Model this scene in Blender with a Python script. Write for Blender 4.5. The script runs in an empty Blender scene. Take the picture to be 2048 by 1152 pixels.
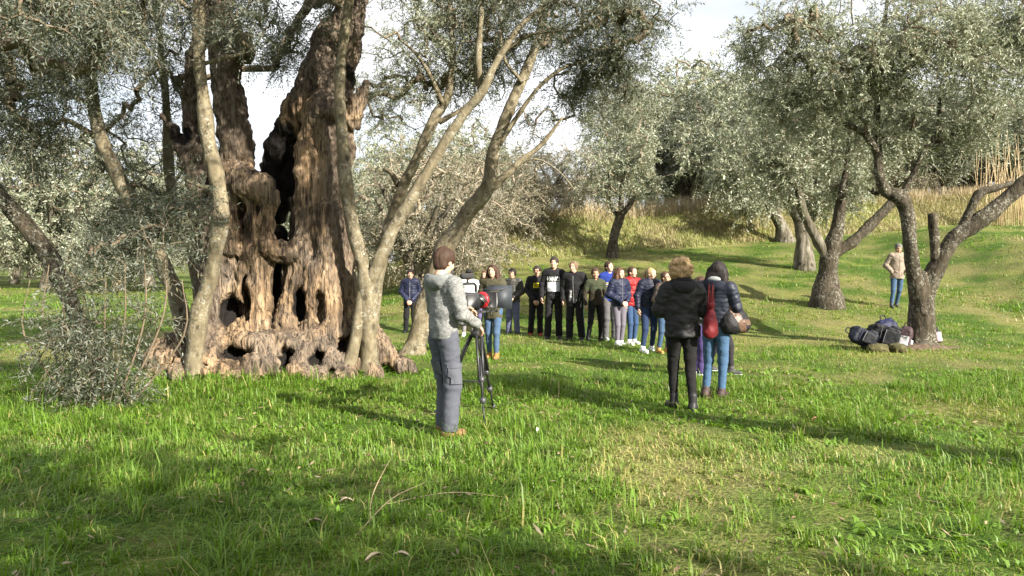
import bpy, math, random
import numpy as np
from mathutils import Vector, Matrix
from mathutils.bvhtree import BVHTree
rad = math.radians
SC = bpy.context.scene
COL = SC.collection
# ---------------------------------------------------------------- camera, sky, sun, exposure
CAMZ, FPX, HZ = 1.6, 1577.0, 530.0          # eye height, focal length in photo pixels, horizon row
PITCH = math.atan((576 - HZ) / FPX)
cam = bpy.data.objects.new('camera', bpy.data.cameras.new('camera')); COL.objects.link(cam)
cam.location = (0, 0, CAMZ); cam.rotation_euler = (math.pi / 2 - PITCH, 0, 0)
cam.data.sensor_width = 36.0; cam.data.lens = 36 * FPX / 2048; cam.data.clip_end = 2000; cam.data.clip_start = .05
SC.camera = cam
SUN_EL = rad(29)
_s = Vector((.70, -.71, 0)).normalized()
SUN = Vector((_s.x * math.cos(SUN_EL), _s.y * math.cos(SUN_EL), math.sin(SUN_EL)))
world = bpy.data.worlds.new('World'); SC.world = world; world.use_nodes = True
wn, wl = world.node_tree.nodes, world.node_tree.links
bg = wn['Background']; bg.inputs['Strength'].default_value = .052
sky = wn.new('ShaderNodeTexSky'); sky.sky_type = 'NISHITA'; sky.sun_disc = False
sky.sun_elevation = SUN_EL; sky.sun_rotation = math.atan2(SUN.x, SUN.y)
sky.air_density = 1.0; sky.dust_density = 3.0; sky.ozone_density = 1.0
# thin bright high cloud over the whole sky
tc = wn.new('ShaderNodeTexCoord'); mp = wn.new('ShaderNodeMapping'); mp.inputs['Scale'].default_value = (1.5, 1.5, 4)
nz = wn.new('ShaderNodeTexNoise'); nz.inputs['Scale'].default_value = 2.2; nz.inputs['Detail'].default_value = 6
cr = wn.new('ShaderNodeMapRange'); cr.inputs['From Min'].default_value = .36; cr.inputs['From Max'].default_value = .62
cr.inputs['To Min'].default_value = .5; cr.inputs['To Max'].default_value = .95
mx = wn.new('ShaderNodeMix'); mx.data_type = 'RGBA'
wl.new(tc.outputs['Generated'], mp.inputs['Vector']); wl.new(mp.outputs['Vector'], nz.inputs['Vector'])
wl.new(nz.outputs['Fac'], cr.inputs['Value']); wl.new(cr.outputs['Result'], mx.inputs['Factor'])
wl.new(sky.outputs['Color'], mx.inputs['A']); mx.inputs['B'].default_value = (9.6, 9.75, 10.0, 1)
wl.new(mx.outputs['Result'], bg.inputs['Color'])
sl = bpy.data.lights.new('sun', 'SUN'); sl.energy = 5.0; sl.angle = rad(.55); sl.color = (1, .93, .80)
so = bpy.data.objects.new('sun', sl); COL.objects.link(so); so.rotation_euler = SUN.to_track_quat('Z', 'Y').to_euler()
so.location = (6, -8, 12)
vs = SC.view_settings
vs.view_transform = 'Standard'; vs.look = 'None'; vs.gamma = 1; vs.exposure = 1.58; vs.use_curve_mapping = False
SC.cycles.max_bounces = 4; SC.cycles.diffuse_bounces = 2; SC.cycles.glossy_bounces = 2; SC.cycles.transmission_bounces = 2; SC.cycles.transparent_max_bounces = 4; SC.cycles.use_denoising = True

# ---------------------------------------------------------------- helpers
def P(px, py, D):
    """world point seen at photo pixel (px, py) standing D metres ahead"""
    xc, yc = (px - 1024) / FPX, (576 - py) / FPX
    cp, sp = math.cos(PITCH), math.sin(PITCH)
    d = np.array([xc, cp + yc * sp, -sp + yc * cp])
    return d * (D / d[1]) + np.array([0, 0, CAMZ])
def sstep(a, b, x):
    t = np.clip((x - a) / (b - a), 0, 1); return t * t * (3 - 2 * t)
_T = np.random.default_rng(7).random((32, 32, 32)).astype(np.float32) * 2 - 1
def vnoise(p):
    p = np.asarray(p, dtype=np.float64); i = np.floor(p).astype(np.int64); f = p - i; f = f * f * (3 - 2 * f)
    r = 0
    for a in (0, 1):
        wa = f[..., 0] if a else 1 - f[..., 0]
        for b in (0, 1):
            wb = f[..., 1] if b else 1 - f[..., 1]
            for c in (0, 1):
                wc = f[..., 2] if c else 1 - f[..., 2]
                r = r + wa * wb * wc * _T[(i[..., 0] + a) & 31, (i[..., 1] + b) & 31, (i[..., 2] + c) & 31]
    return r
def fbm(p, o=3):
    p = np.asarray(p, dtype=np.float64); r = 0; a = 1.
    for k in range(o): r = r + a * vnoise(p * 2 ** k + 11.3 * k); a *= .5
    return r
def hgt(x, y):
    """terrain height"""
    x = np.asarray(x, float); y = np.asarray(y, float)
    b = sstep(-9, 0, x)
    s = np.where(y > 17, (y - 17), 0.); ramp = .15 * (np.sqrt(s * s + 4) - 2) * 1.04
    by = 31 + np.clip(x - 1.5, -12, 40) * .52                       # foot of the bank
    ramp = np.minimum(ramp, .15 * np.maximum(by - 17, 0) + .03 * np.maximum(y - by, 0))
    bank = 1.45 * sstep(0, 4.2, y - by + .8 * vnoise(np.stack([x * .35, y * .35, x * 0], -1)))
    far = .035 * np.maximum(y - by - 4, 0)
    left = .004 * np.maximum(y - 20, 0)
    side = .95 * sstep(0, 5, x - 12.6 - .12 * (y - 18)) * sstep(14, 20, y) * (1 - sstep(33, 40, y))
    z = b * (ramp + bank + far + side) + (1 - b) * left
    z = z + .035 * vnoise(np.stack([x * .6, y * .6, x * 0 + 3], -1)) * sstep(2, 8, np.hypot(x, y)) + .012 * vnoise(np.stack([x * 2.3, y * 2.3, x * 0 + 5], -1))
    return z
def G(px, D):
    x = (px - 1024) / FPX * D
    return Vector((x, D, float(hgt(x, D))))
def rows(*a):
    return np.array(a, float)

def mk(name, V, F, mats, parent=None, smooth=True, tint=None, mi=None, loc=None):
    """one mesh object from vertex array V and a list of (n,3)/(n,4) face arrays"""
    me = bpy.data.meshes.new(name); V = np.asarray(V, np.float32)
    F = [np.asarray(f, np.int32) for f in F if len(f)]
    me.vertices.add(len(V)); me.vertices.foreach_set('co', V.ravel())
    idx = np.concatenate([f.ravel() for f in F]); cnt = np.concatenate([np.full(len(f), f.shape[1], np.int32) for f in F])
    me.loops.add(len(idx)); me.loops.foreach_set('vertex_index', idx)
    st = np.zeros(len(cnt), np.int32); st[1:] = np.cumsum(cnt)[:-1]
    me.polygons.add(len(cnt)); me.polygons.foreach_set('loop_start', st)
    if smooth: me.polygons.foreach_set('use_smooth', np.ones(len(cnt), bool))
    for m in (mats if isinstance(mats, (list, tuple)) else [mats]): me.materials.append(m)
    if mi is not None: me.polygons.foreach_set('material_index', np.asarray(mi, np.int32))
    if tint is not None:
        a = me.color_attributes.new('tint', 'FLOAT_COLOR', 'POINT')
        t = np.ones((len(V), 4), np.float32); t[:, :tint.shape[1]] = tint; a.data.foreach_set('color', t.ravel())
    me.update(calc_edges=True)
    o = bpy.data.objects.new(name, me); COL.objects.link(o)
    if parent is not None: o.parent = parent
    if loc is not None: o.location = loc
    return o
def tag(o, label=None, cat=None, group=None, kind=None):
    for k, v in (('label', label), ('category', cat), ('group', group), ('kind', kind)):
        if v: o[k] = v
    return o
def thing(name, label, cat, loc=(0, 0, 0), rz=0., group=None):
    o = bpy.data.objects.new(name, None); COL.objects.link(o); o.empty_display_size = .2
    o.location = loc; o.rotation_euler = (0, 0, rz); return tag(o, label, cat, group)
class MB:
    """collects pieces of ONE mesh"""
    def __init__(s): s.V, s.F, s.M, s.n = [], [], [], 0
    def add(s, V, F, m=0):
        V = np.asarray(V, float)
        for f in (F if isinstance(F, list) else [F]):
            if len(f): s.F.append(np.asarray(f) + s.n); s.M.append(np.full(len(f), m))
        s.V.append(V); s.n += len(V); return s
    def box(s, c, d, R=None, m=0, bev=0):
        c = np.array(c, float); d = np.array(d, float) / 2
        if bev:
            b = min(bev, d.min() * .6); pts = []
            for sx in (-1, 1):
                for sy in (-1, 1):
                    for sz in (-1, 1):
                        q = np.array([sx, sy, sz])
                        for ax in range(3):
                            e = d - b; e[ax] = d[ax]; pts.append(q * e)
            V = np.array(pts); I = lambda a, b_, c_, ax: ((a * 2 + b_) * 2 + c_) * 3 + ax
            Q, T = [], []
            for ax in range(3):
                o = [k for k in range(3) if k != ax]
                for sg in (0, 1):
                    q = []
                    for (u, v) in ((0, 0), (1, 0), (1, 1), (0, 1)):
                        w = [0, 0, 0]; w[ax] = sg; w[o[0]] = u; w[o[1]] = v; q.append(I(*w, ax))
                    Q.append(q)
                # edges along ax
                for u in (0, 1):
                    for v in (0, 1):
                        w0 = [0, 0, 0]; w0[o[0]] = u; w0[o[1]] = v; w1 = list(w0); w1[ax] = 1
                        Q.append([I(*w0, o[0]), I(*w1, o[0]), I(*w1, o[1]), I(*w0, o[1])])
            for a in (0, 1):
                for b_ in (0, 1):
                    for c_ in (0, 1): T.append([I(a, b_, c_, 0), I(a, b_, c_, 1), I(a, b_, c_, 2)])
            F = [np.array(Q), np.array(T)]
        else:
            V = np.array([[sx, sy, sz] for sx in (-1, 1) for sy in (-1, 1) for sz in (-1, 1)]) * d
            F = [np.array([[0, 1, 3, 2], [4, 6, 7, 5], [0, 4, 5, 1], [2, 3, 7, 6], [0, 2, 6, 4], [1, 5, 7, 3]])]
        if R is not None: V = V @ np.array(R).T
        return s.add(V + c, F, m)
    def tube(s, pts, r, n=8, m=0, res=0, lump=0.): V, F = tube(pts, r, n, res, lump); return s.add(V, F, m)
    def build(s, name, mats, parent=None, smooth=True, tint=None):
        o = mk(name, np.concatenate(s.V), s.F, mats, parent, smooth, tint, np.concatenate(s.M)); 
        return o
def spline(pts, r, step):
    pts = np.asarray(pts, float); r = np.asarray(r, float)
    Q = np.vstack([2 * pts[0] - pts[1], pts, 2 * pts[-1] - pts[-2]]); o, ro = [], []
    for i in range(len(pts) - 1):
        a, b, c, d = Q[i:i + 4]; n = max(1, int(np.linalg.norm(c - b) / step))
        for t in np.arange(n) / n:
            o.append(.5 * (2 * b + (c - a) * t + (2 * a - 5 * b + 4 * c - d) * t * t + (-a + 3 * b - 3 * c + d) * t ** 3))
            tt = t * t * (3 - 2 * t); ro.append(r[i] * (1 - tt) + r[i + 1] * tt)
    return np.array(o + [pts[-1]]), np.array(ro + [r[-1]])
def tube(pts, r, n=8, res=0, lump=0., seed=0):
    pts = np.asarray(pts, float); r = np.broadcast_to(np.asarray(r, float), (len(pts),))
    if res: pts, r = spline(pts, r, res)
    t = np.gradient(pts, axis=0); t /= np.linalg.norm(t, axis=1, keepdims=True) + 1e-9
    u = np.cross(t[0], [.13, .31, .94]); 
    if np.linalg.norm(u) < .1: u = np.cross(t[0], [1, 0, 0])
    U = [u / np.linalg.norm(u)]
    for i in range(1, len(pts)):
        v = U[-1] - t[i] * np.dot(U[-1], t[i]); U.append(v / np.linalg.norm(v))
    U = np.array(U); W = np.cross(t, U); a = np.arange(n) * 2 * np.pi / n
    ring = U[:, None] * np.cos(a)[None, :, None] + W[:, None] * np.sin(a)[None, :, None]
    V = pts[:, None] + ring * r[:, None, None]
    if lump: V = pts[:, None] + ring * (r[:, None] * (1 + lump * fbm(V * (.55 / max(r.mean(), .02)) * [1, 1, .5] + seed, 3)))[..., None]
    m = len(pts); V = np.vstack([V.reshape(-1, 3), pts[:1] - t[:1] * r[0] * .3, pts[-1:] + t[-1:] * r[-1] * .4])
    i = np.arange(m - 1)[:, None] * n; j = np.arange(n)[None]; k = (j + 1) % n
    Q = np.stack([i + j, i + k, i + n + k, i + n + j], -1).reshape(-1, 4)
    jj = np.arange(n); kk = (jj + 1) % n; b0 = (m - 1) * n
    T = np.vstack([np.stack([kk, jj, np.full(n, m * n)], -1), np.stack([b0 + jj, b0 + kk, np.full(n, m * n + 1)], -1)])
    return V, [Q, T]
def vnorm(V, Q):
    n = np.zeros_like(V)
    a = np.cross(V[Q[:, 2]] - V[Q[:, 0]], V[Q[:, 3]] - V[Q[:, 1]])
    for k in range(4): np.add.at(n, Q[:, k], a)
    return n / (np.linalg.norm(n, axis=1, keepdims=True) + 1e-12)

class SDF:
    """signed-distance field on a grid: tapered capsules and ellipsoids joined smoothly, meshed by surface nets"""
    def __init__(s, lo, hi, h):
        s.lo = np.array(lo, float); s.h = h; s.n = np.ceil((np.array(hi) - s.lo) / h).astype(int) + 1
        s.F = np.full(s.n, 9., np.float32); s.ax = [s.lo[i] + h * np.arange(s.n[i]) for i in range(3)]
    def win(s, lo, hi):
        a = np.clip(np.floor((np.array(lo) - s.lo) / s.h).astype(int), 0, s.n - 1); b = np.clip(np.ceil((np.array(hi) - s.lo) / s.h).astype(int) + 1, 1, s.n)
        sl = tuple(slice(a[i], max(b[i], a[i] + 1)) for i in range(3))
        return sl, s.ax[0][sl[0]][:, None, None], s.ax[1][sl[1]][None, :, None], s.ax[2][sl[2]][None, None, :]
    def comb(s, sl, d, k, sub):
        f = s.F[sl]
        if sub: g = -d; r = np.maximum(f, g) + (np.maximum(k - np.abs(f - g), 0) ** 2) * (.25 / k)
        else: r = np.minimum(f, d) - (np.maximum(k - np.abs(f - d), 0) ** 2) * (.25 / k)
        s.F[sl] = r
    def cap(s, a, b, ra, rb, k=.03, sub=False, flat=None, rip=None):
        a = np.array(a, float); b = np.array(b, float); R = max(ra, rb); m = k + 3 * s.h + (rip[0] if rip else 0)
        sl, X, Y, Z = s.win(np.minimum(a, b) - R - m, np.maximum(a, b) + R + m)
        ab = b - a; L = math.sqrt(ab @ ab) + 1e-9
        t = np.clip(((X - a[0]) * ab[0] + (Y - a[1]) * ab[1] + (Z - a[2]) * ab[2]) / L ** 2, 0, 1)
        dx, dy, dz = X - a[0] - t * ab[0], Y - a[1] - t * ab[1], Z - a[2] - t * ab[2]
        if flat:
            f, q = flat; c = (dx * f[0] + dy * f[1] + dz * f[2]) * (1 / q - 1); dx, dy, dz = dx + c * f[0], dy + c * f[1], dz + c * f[2]
        d = np.sqrt(dx * dx + dy * dy + dz * dz) - (ra + t * (rb - ra))
        if rip: d = d - rip[0] * np.abs(np.sin(((t * L if rip[2] is None else Z - rip[2]) + 0 * X) * math.pi / rip[1]))
        s.comb(sl, d, k, sub); return s
    def chain(s, pts, r, k=.03, **kw):
        for i in range(len(pts) - 1): s.cap(pts[i], pts[i + 1], r[i], r[i + 1], k, **kw)
        return s
    def ell(s, c, r, k=.02, sub=False, R=None):
        c = np.array(c, float); r = np.broadcast_to(np.array(r, float), (3,)); M = r.max() if R is not None else r
        sl, X, Y, Z = s.win(c - M - k - 3 * s.h, c + M + k + 3 * s.h)
        x, y, z = X - c[0], Y - c[1], Z - c[2]
        if R is not None:
            R = np.array(R); x, y, z = [R[0, i] * x + R[1, i] * y + R[2, i] * z for i in range(3)]
        x, y, z = x / r[0], y / r[1], z / r[2]; q = np.sqrt(x * x + y * y + z * z); q2 = np.sqrt((x / r[0]) ** 2 + (y / r[1]) ** 2 + (z / r[2]) ** 2) + 1e-9
        s.comb(sl, q * (q - 1) / q2, k, sub); return s
    def rbox(s, c, hf, r, k=.02, sub=False):
        c = np.array(c, float); hf = np.array(hf, float) - r; sl, X, Y, Z = s.win(c - hf - r - k - 3 * s.h, c + hf + r + k + 3 * s.h)
        q = [np.abs(v - c[i]) - hf[i] for i, v in enumerate((X, Y, Z))]; d = np.sqrt(sum(np.maximum(v, 0) ** 2 for v in q)) + np.minimum(np.maximum(np.maximum(q[0], q[1]), q[2]), 0) - r
        s.comb(sl, d, k, sub); return s
    def cut(s, ax, v, keep_above=True):
        c = s.ax[ax].reshape([-1 if i == ax else 1 for i in range(3)]); s.F = np.maximum(s.F, (v - c) if keep_above else (c - v)).astype(np.float32); return s
    def mesh(s):
        F = np.pad(s.F, 1, constant_values=9.); n = np.array(F.shape); sg = F < 0
        c = np.zeros(n - 1, np.int8)
        for i in (0, 1):
            for j in (0, 1):
                for k in (0, 1): c += sg[i:n[0] - 1 + i, j:n[1] - 1 + j, k:n[2] - 1 + k]
        ix = np.argwhere((c > 0) & (c < 8)); vid = np.full(n - 1, -1, np.int64); vid[tuple(ix.T)] = np.arange(len(ix))
        acc = np.zeros((len(ix), 3)); ct = np.zeros(len(ix))
        for ax in range(3):
            o = [q for q in range(3) if q != ax]
            for u in (0, 1):
                for v in (0, 1):
                    A = np.zeros(3, int); A[o[0]] = u; A[o[1]] = v; B = A.copy(); B[ax] = 1
                    fa = F[tuple((ix + A).T)]; fb = F[tuple((ix + B).T)]; m = (fa < 0) != (fb < 0)
                    t = np.where(m, fa / np.where(m, fa - fb, 1), 0); p = A + t[:, None] * (B - A); acc += p * m[:, None]; ct += m
        V = (ix + acc / ct[:, None] - 1) * s.h + s.lo; Q = []
        for ax in range(3):
            o = [(ax + 1) % 3, (ax + 2) % 3]
            S0 = np.moveaxis(sg, ax, 0); e = np.argwhere(S0[:-1] != S0[1:]); fl = S0[:-1][tuple(e.T)]
            full = np.zeros((len(e), 3), int); rest = [q for q in range(3) if q != ax]
            full[:, ax] = e[:, 0]; full[:, rest[0]] = e[:, 1]; full[:, rest[1]] = e[:, 2]
            qs = []
            for (u, v) in ((0, 0), (-1, 0), (-1, -1), (0, -1)):
                w = full.copy(); w[:, o[0]] += u; w[:, o[1]] += v; qs.append(vid[tuple(np.clip(w, 0, n - 2).T)])
            q = np.stack(qs, -1); q[~fl] = q[~fl][:, ::-1]; Q.append(q[(q >= 0).all(1)])
        return V, np.concatenate(Q)

# ---------------------------------------------------------------- materials
def newmat(name):
    m = bpy.data.materials.new(name); m.use_nodes = True; nt = m.node_tree; return m, nt.nodes, nt.links, nt.nodes['Principled BSDF']
def ramp(n, l, src, stops):
    r = n.new('ShaderNodeValToRGB'); e = r.color_ramp.elements
    while len(e) < len(stops): e.new(.5)
    for k, (p, c) in enumerate(stops): e[k].position = p; e[k].color = (*c, 1)
    l.new(src, r.inputs['Fac']); return r.outputs['Color']
def noise(n, l, scale, detail=4, vec=None, sc=None, coord='Object', dist=0):
    t = n.new('ShaderNodeTexCoord'); src = t.outputs[coord] if vec is None else vec
    if sc: mpn = n.new('ShaderNodeMapping'); mpn.inputs['Scale'].default_value = sc; l.new(src, mpn.inputs['Vector']); src = mpn.outputs['Vector']
    z = n.new('ShaderNodeTexNoise'); z.inputs['Scale'].default_value = scale; z.inputs['Detail'].default_value = detail; z.inputs['Distortion'].default_value = dist
    l.new(src, z.inputs['Vector']); return z.outputs['Fac']
def bump(n, l, b, h, s, d):
    q = n.new('ShaderNodeBump'); q.inputs['Strength'].default_value = s; q.inputs['Distance'].default_value = d
    l.new(h, q.inputs['Height']); l.new(q.outputs['Normal'], b.inputs['Normal'])
def mixc(n, l, f, a, b, mode='MIX'):
    m = n.new('ShaderNodeMix'); m.data_type = 'RGBA'; m.blend_type = mode
    for i, v in (('Factor', f), ('A', a), ('B', b)):
        if isinstance(v, (int, float)): m.inputs[i].default_value = v
        elif isinstance(v, tuple): m.inputs[i].default_value = (*v, 1)
        else: l.new(v, m.inputs[i])
    return m.outputs['Result']
def math_(n, l, op, a, b=0.):
    m = n.new('ShaderNodeMath'); m.operation = op
    for i, v in enumerate((a, b)):
        if isinstance(v, (int, float)): m.inputs[i].default_value = v
        else: l.new(v, m.inputs[i])
    return m.outputs[0]
def sc3(c, k): return tuple(v * k for v in c)
_mats = {}
def cloth(col, rough=.9, var=.25, scale=60, bs=.25, sc=None, spec=.25):
    key = (col, rough, var, scale, sc)
    if key in _mats: return _mats[key]
    m, n, l, b = newmat('cloth'); f = noise(n, l, scale, 4, sc=sc); g = noise(n, l, 7, 3)
    c = ramp(n, l, f, [(.3, sc3(col, 1 - var)), (.7, sc3(col, 1 + var))])
    c = mixc(n, l, .35, c, mixc(n, l, g, sc3(col, .75), sc3(col, 1.25)))
    l.new(c, b.inputs['Base Color']); b.inputs['Roughness'].default_value = rough; b.inputs['Specular IOR Level'].default_value = spec
    bump(n, l, b, f, bs, .004); _mats[key] = m; return m
def plain(col, rough=.5, metal=0., bumpy=0.):
    key = ('p', col, rough, metal)
    if key in _mats: return _mats[key]
    m, n, l, b = newmat('surface'); f = noise(n, l, 25, 3); c = ramp(n, l, f, [(.25, sc3(col, .8)), (.75, sc3(col, 1.2))])
    l.new(c, b.inputs['Base Color']); b.inputs['Roughness'].default_value = rough; b.inputs['Metallic'].default_value = metal; _mats[key] = m; return m
def bark(name, cols, scale=9, stretch=(1, 1, .25), bs=.6, bd=.02, lichen=None, rough=.9, knots=0):
    m, n, l, b = newmat(name); f = noise(n, l, scale, 8, sc=stretch, dist=.5); g = noise(n, l, 1.6, 4)
    c = ramp(n, l, f, [(.32, cols[0]), (.52, cols[1]), (.7, cols[2])])
    c = mixc(n, l, math_(n, l, 'MULTIPLY', g, .7), c, cols[3] if len(cols) > 3 else cols[1])
    if lichen:
        k = noise(n, l, 17, 6, dist=1.5); k2 = noise(n, l, 2.6, 3); k = math_(n, l, 'MULTIPLY', ramp(n, l, k, [(.52, (0, 0, 0)), (.66, (1, 1, 1))]), ramp(n, l, k2, [(.38, (0, 0, 0)), (.58, (1, 1, 1))])); c = mixc(n, l, math_(n, l, 'MULTIPLY', k, .75), c, lichen)
    if knots:
        vo = n.new('ShaderNodeTexVoronoi'); vo.inputs['Scale'].default_value = knots; mq = n.new('ShaderNodeMapping'); mq.inputs['Scale'].default_value = (1, 1, .7); t_ = n.new('ShaderNodeTexCoord'); l.new(t_.outputs['Object'], mq.inputs['Vector']); l.new(mq.outputs['Vector'], vo.inputs['Vector'])
        c = mixc(n, l, math_(n, l, 'MULTIPLY', ramp(n, l, vo.outputs['Distance'], [(.10, (1, 1, 1)), (.2, (0, 0, 0))]), .75), c, sc3(cols[0], .45))
    l.new(c, b.inputs['Base Color']); b.inputs['Roughness'].default_value = rough; b.inputs['Specular IOR Level'].default_value = .2
    bump(n, l, b, f, bs, bd); return m
def leafmat(name, top, under, straw, trans=.3, twig=(.16, .12, .08), tcol=(.16, .2, .05)):
    """leaf colour by the leaf's own tint: r = shade, g = twig, b = yellowing; silvery underside"""
    m, n, l, b = newmat(name); a = n.new('ShaderNodeVertexColor'); a.layer_name = 'tint'; s = n.new('ShaderNodeSeparateColor'); l.new(a.outputs['Color'], s.inputs['Color'])
    geo = n.new('ShaderNodeNewGeometry')
    t = mixc(n, l, s.outputs['Red'], sc3(top, .6), sc3(top, 1.5)); u = mixc(n, l, s.outputs['Red'], sc3(under, .7), sc3(under, 1.25))
    c = mixc(n, l, geo.outputs['Backfacing'], t, u); c = mixc(n, l, s.outputs['Blue'], c, straw); c = mixc(n, l, s.outputs['Green'], c, twig)
    l.new(c, b.inputs['Base Color']); b.inputs['Roughness'].default_value = .5; b.inputs['Specular IOR Level'].default_value = .45
    tr = n.new('ShaderNodeBsdfTranslucent'); l.new(mixc(n, l, .5, c, tcol), tr.inputs['Color'])
    ms = n.new('ShaderNodeMixShader'); ms.inputs['Fac'].default_value = trans
    l.new(b.outputs['BSDF'], ms.inputs[1]); l.new(tr.outputs['BSDF'], ms.inputs[2]); l.new(ms.outputs['Shader'], n['Material Output'].inputs['Surface']); return m
# ---------------------------------------------------------------- ground
R0 = np.random.default_rng(11)
def dryness(x, y):
    """where the sward is straw coloured (0 green .. 1 straw)"""
    q = np.stack([x * .8, y * .8, x * 0], -1); d = .53 + .42 * fbm(q, 4) + .3 * vnoise(q * .22 + 5)
    d = d + .12 * sstep(15, 24, y) * sstep(-8, 0, x) - .2 * (1 - sstep(-3, 1, x)) * (1 - sstep(9, 12, y))
    return np.clip((d - .45) * 1.9, 0, 1)
def bankness(x, y):
    by = 31 + np.clip(x - 1.5, -12, 40) * .52
    return sstep(-.6, .8, y - by + .8 * vnoise(np.stack([x * .35, y * .35, x * 0], -1))) * sstep(-10, -4, x)
ang = np.concatenate([np.linspace(rad(50), rad(130), 330), np.linspace(rad(130), rad(410), 90)[1:-1]])
rr = np.concatenate([[.0], np.linspace(.8, 45, 190), np.geomspace(46, 1200, 50)])
A_, R_ = np.meshgrid(ang, rr); gx, gy = (R_ * np.cos(A_)).ravel(), (R_ * np.sin(A_)).ravel()
na = len(ang); i = np.arange(len(rr) - 1)[:, None] * na; j = np.arange(na)[None]; k = (j + 1) % na
Qg = np.stack([i + j, i + na + j, i + na + k, i + k], -1).reshape(-1, 4)
gt = np.stack([dryness(gx, gy), bankness(gx, gy), R0.random(len(gx))], -1)
m, n, l, b = newmat('turf'); a = n.new('ShaderNodeVertexColor'); a.layer_name = 'tint'; s = n.new('ShaderNodeSeparateColor'); l.new(a.outputs['Color'], s.inputs['Color'])
f = noise(n, l, 3.2, 8); f2 = noise(n, l, 28, 5)
c = mixc(n, l, s.outputs['Red'], ramp(n, l, f2, [(.3, (.018, .038, .007)), (.6, (.055, .105, .014)), (.8, (.11, .15, .03))]), ramp(n, l, f2, [(.3, (.07, .065, .028)), (.7, (.23, .22, .08))]))
c = mixc(n, l, math_(n, l, 'MULTIPLY', ramp(n, l, f, [(.5, (0, 0, 0)), (.7, (1, 1, 1))]), .45), c, (.085, .058, .034))
bk = ramp(n, l, f, [(.3, (.10, .09, .05)), (.5, (.20, .18, .08)), (.62, (.17, .20, .05)), (.75, (.32, .27, .15))])
c = mixc(n, l, math_(n, l, 'MULTIPLY', ramp(n, l, noise(n, l, .9, 6, dist=.6), [(.48, (0, 0, 0)), (.66, (1, 1, 1))]), .6), c, ramp(n, l, f2, [(.3, (.09, .09, .025)), (.7, (.24, .25, .07))]))
c = mixc(n, l, s.outputs['Green'], c, bk); l.new(c, b.inputs['Base Color']); b.inputs['Roughness'].default_value = 1; b.inputs['Specular IOR Level'].default_value = .1
bump(n, l, b, f2, .8, .03)
ground = mk('ground', np.stack([gx, gy, hgt(gx, gy)], -1), [Qg], m, tint=gt); tag(ground, kind='structure')

M_GRASS = leafmat('grass', (.095, .205, .012), (.11, .215, .018), (.40, .34, .13), .38, twig=(.05, .10, .02), tcol=(.22, .36, .01))
M_STRAW = leafmat('dry_grass', (.33, .25, .14), (.38, .30, .17), (.42, .36, .22), .2, twig=(.2, .14, .08), tcol=(.4, .3, .14))
def blades(x, y, h, w, lean, tint, seg=2, seed=0, z=None):
    """curved tapering blades, vertices and faces"""
    g = np.random.default_rng(seed); n = len(x); az = g.random(n) * 2 * np.pi; z = hgt(x, y) if z is None else z
    base = np.stack([x, y, z - .008], -1); d = np.stack([np.cos(az), np.sin(az), az * 0], -1); sd = np.stack([-d[:, 1], d[:, 0], az * 0], -1)
    w = w[:, None]; h_ = h[:, None]; L = lean[:, None]; up = np.array([0, 0, 1.])
    if seg == 2:
        mid = base + up * h_ * .58 * np.sqrt(1 - np.minimum(L, 1) ** 2 * .3) + d * h_ * L * .28; tip = base + up * h_ * (1 - L * .42) + d * h_ * L * .95
        V = np.stack([base - sd * w / 2, base + sd * w / 2, mid + sd * w * .42, mid - sd * w * .42, tip], 1).reshape(-1, 3); b_ = np.arange(n)[:, None] * 5
        return V, [b_ + [0, 1, 2, 3], b_ + [3, 2, 4]], np.repeat(tint, 5, 0)
    tip = base + up * h_ * (1 - L * .35) + d * h_ * L * .8
    V = np.stack([base - sd * w / 2, base + sd * w / 2, tip], 1).reshape(-1, 3); return V, [np.arange(n)[:, None] * 3 + [0, 1, 2]], np.repeat(tint, 3, 0)
def spots(n, d0, d1, g, clump=0., wide=.76):
    D = np.sqrt(g.random(n) * (d1 * d1 - d0 * d0) + d0 * d0); x = (g.random(n) * 2 - 1) * (wide * D + .6)
    if clump:
        nt = max(1, n // 26); Dc = np.sqrt(g.random(nt) * (d1 * d1 - d0 * d0) + d0 * d0); xc = (g.random(nt) * 2 - 1) * (wide * Dc + .6)
        pick = g.random(n) < clump; id_ = g.integers(0, nt, n); rr_ = np.abs(g.normal(0, .055, n)); th = g.random(n) * 6.283
        x = np.where(pick, xc[id_] + rr_ * np.cos(th), x); D = np.where(pick, Dc[id_] + rr_ * np.sin(th), D)
    return x, D
def trunkfree(x, y):
    c = P(525, 720, 12.1); return ((x - c[0]) / 1.75) ** 2 + ((y - c[1]) / 1.15) ** 2 > 1
acc = MB(); tn = []
def sow(n, d0, d1, hm, wm, seg, seed, clump=.5, bank=False):
    g = np.random.default_rng(seed); x, y = spots(n, d0, d1, g, clump); k = trunkfree(x, y) & (bankness(x, y) < .5); x, y = x[k], y[k]; n = len(x)
    dr = dryness(x, y); dead = np.clip(np.where(g.random(n) < .10 + .5 * dr ** 1.4, .55 + .45 * g.random(n), .12 * dr + .1 * g.random(n)), 0, 1)
    lush = .75 + .5 * vnoise(np.stack([x * .9, y * .9, x * 0 + 9], -1)) - .25 * dr
    h = hm * (.35 + g.gamma(2.2, .27, n)) * np.clip(lush, .35, 1.4); h = np.minimum(h, hm * 2.2)
    w = wm * (.6 + .8 * g.random(n)); V, F, t = blades(x, y, h, w, np.clip(g.normal(.78, .34, n) + .35 * (dead > .5), .05, 1.5), np.stack([g.random(n), 0 * x, dead], -1), seg, seed)
    acc.add(V, F); tn.append(t)
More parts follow.
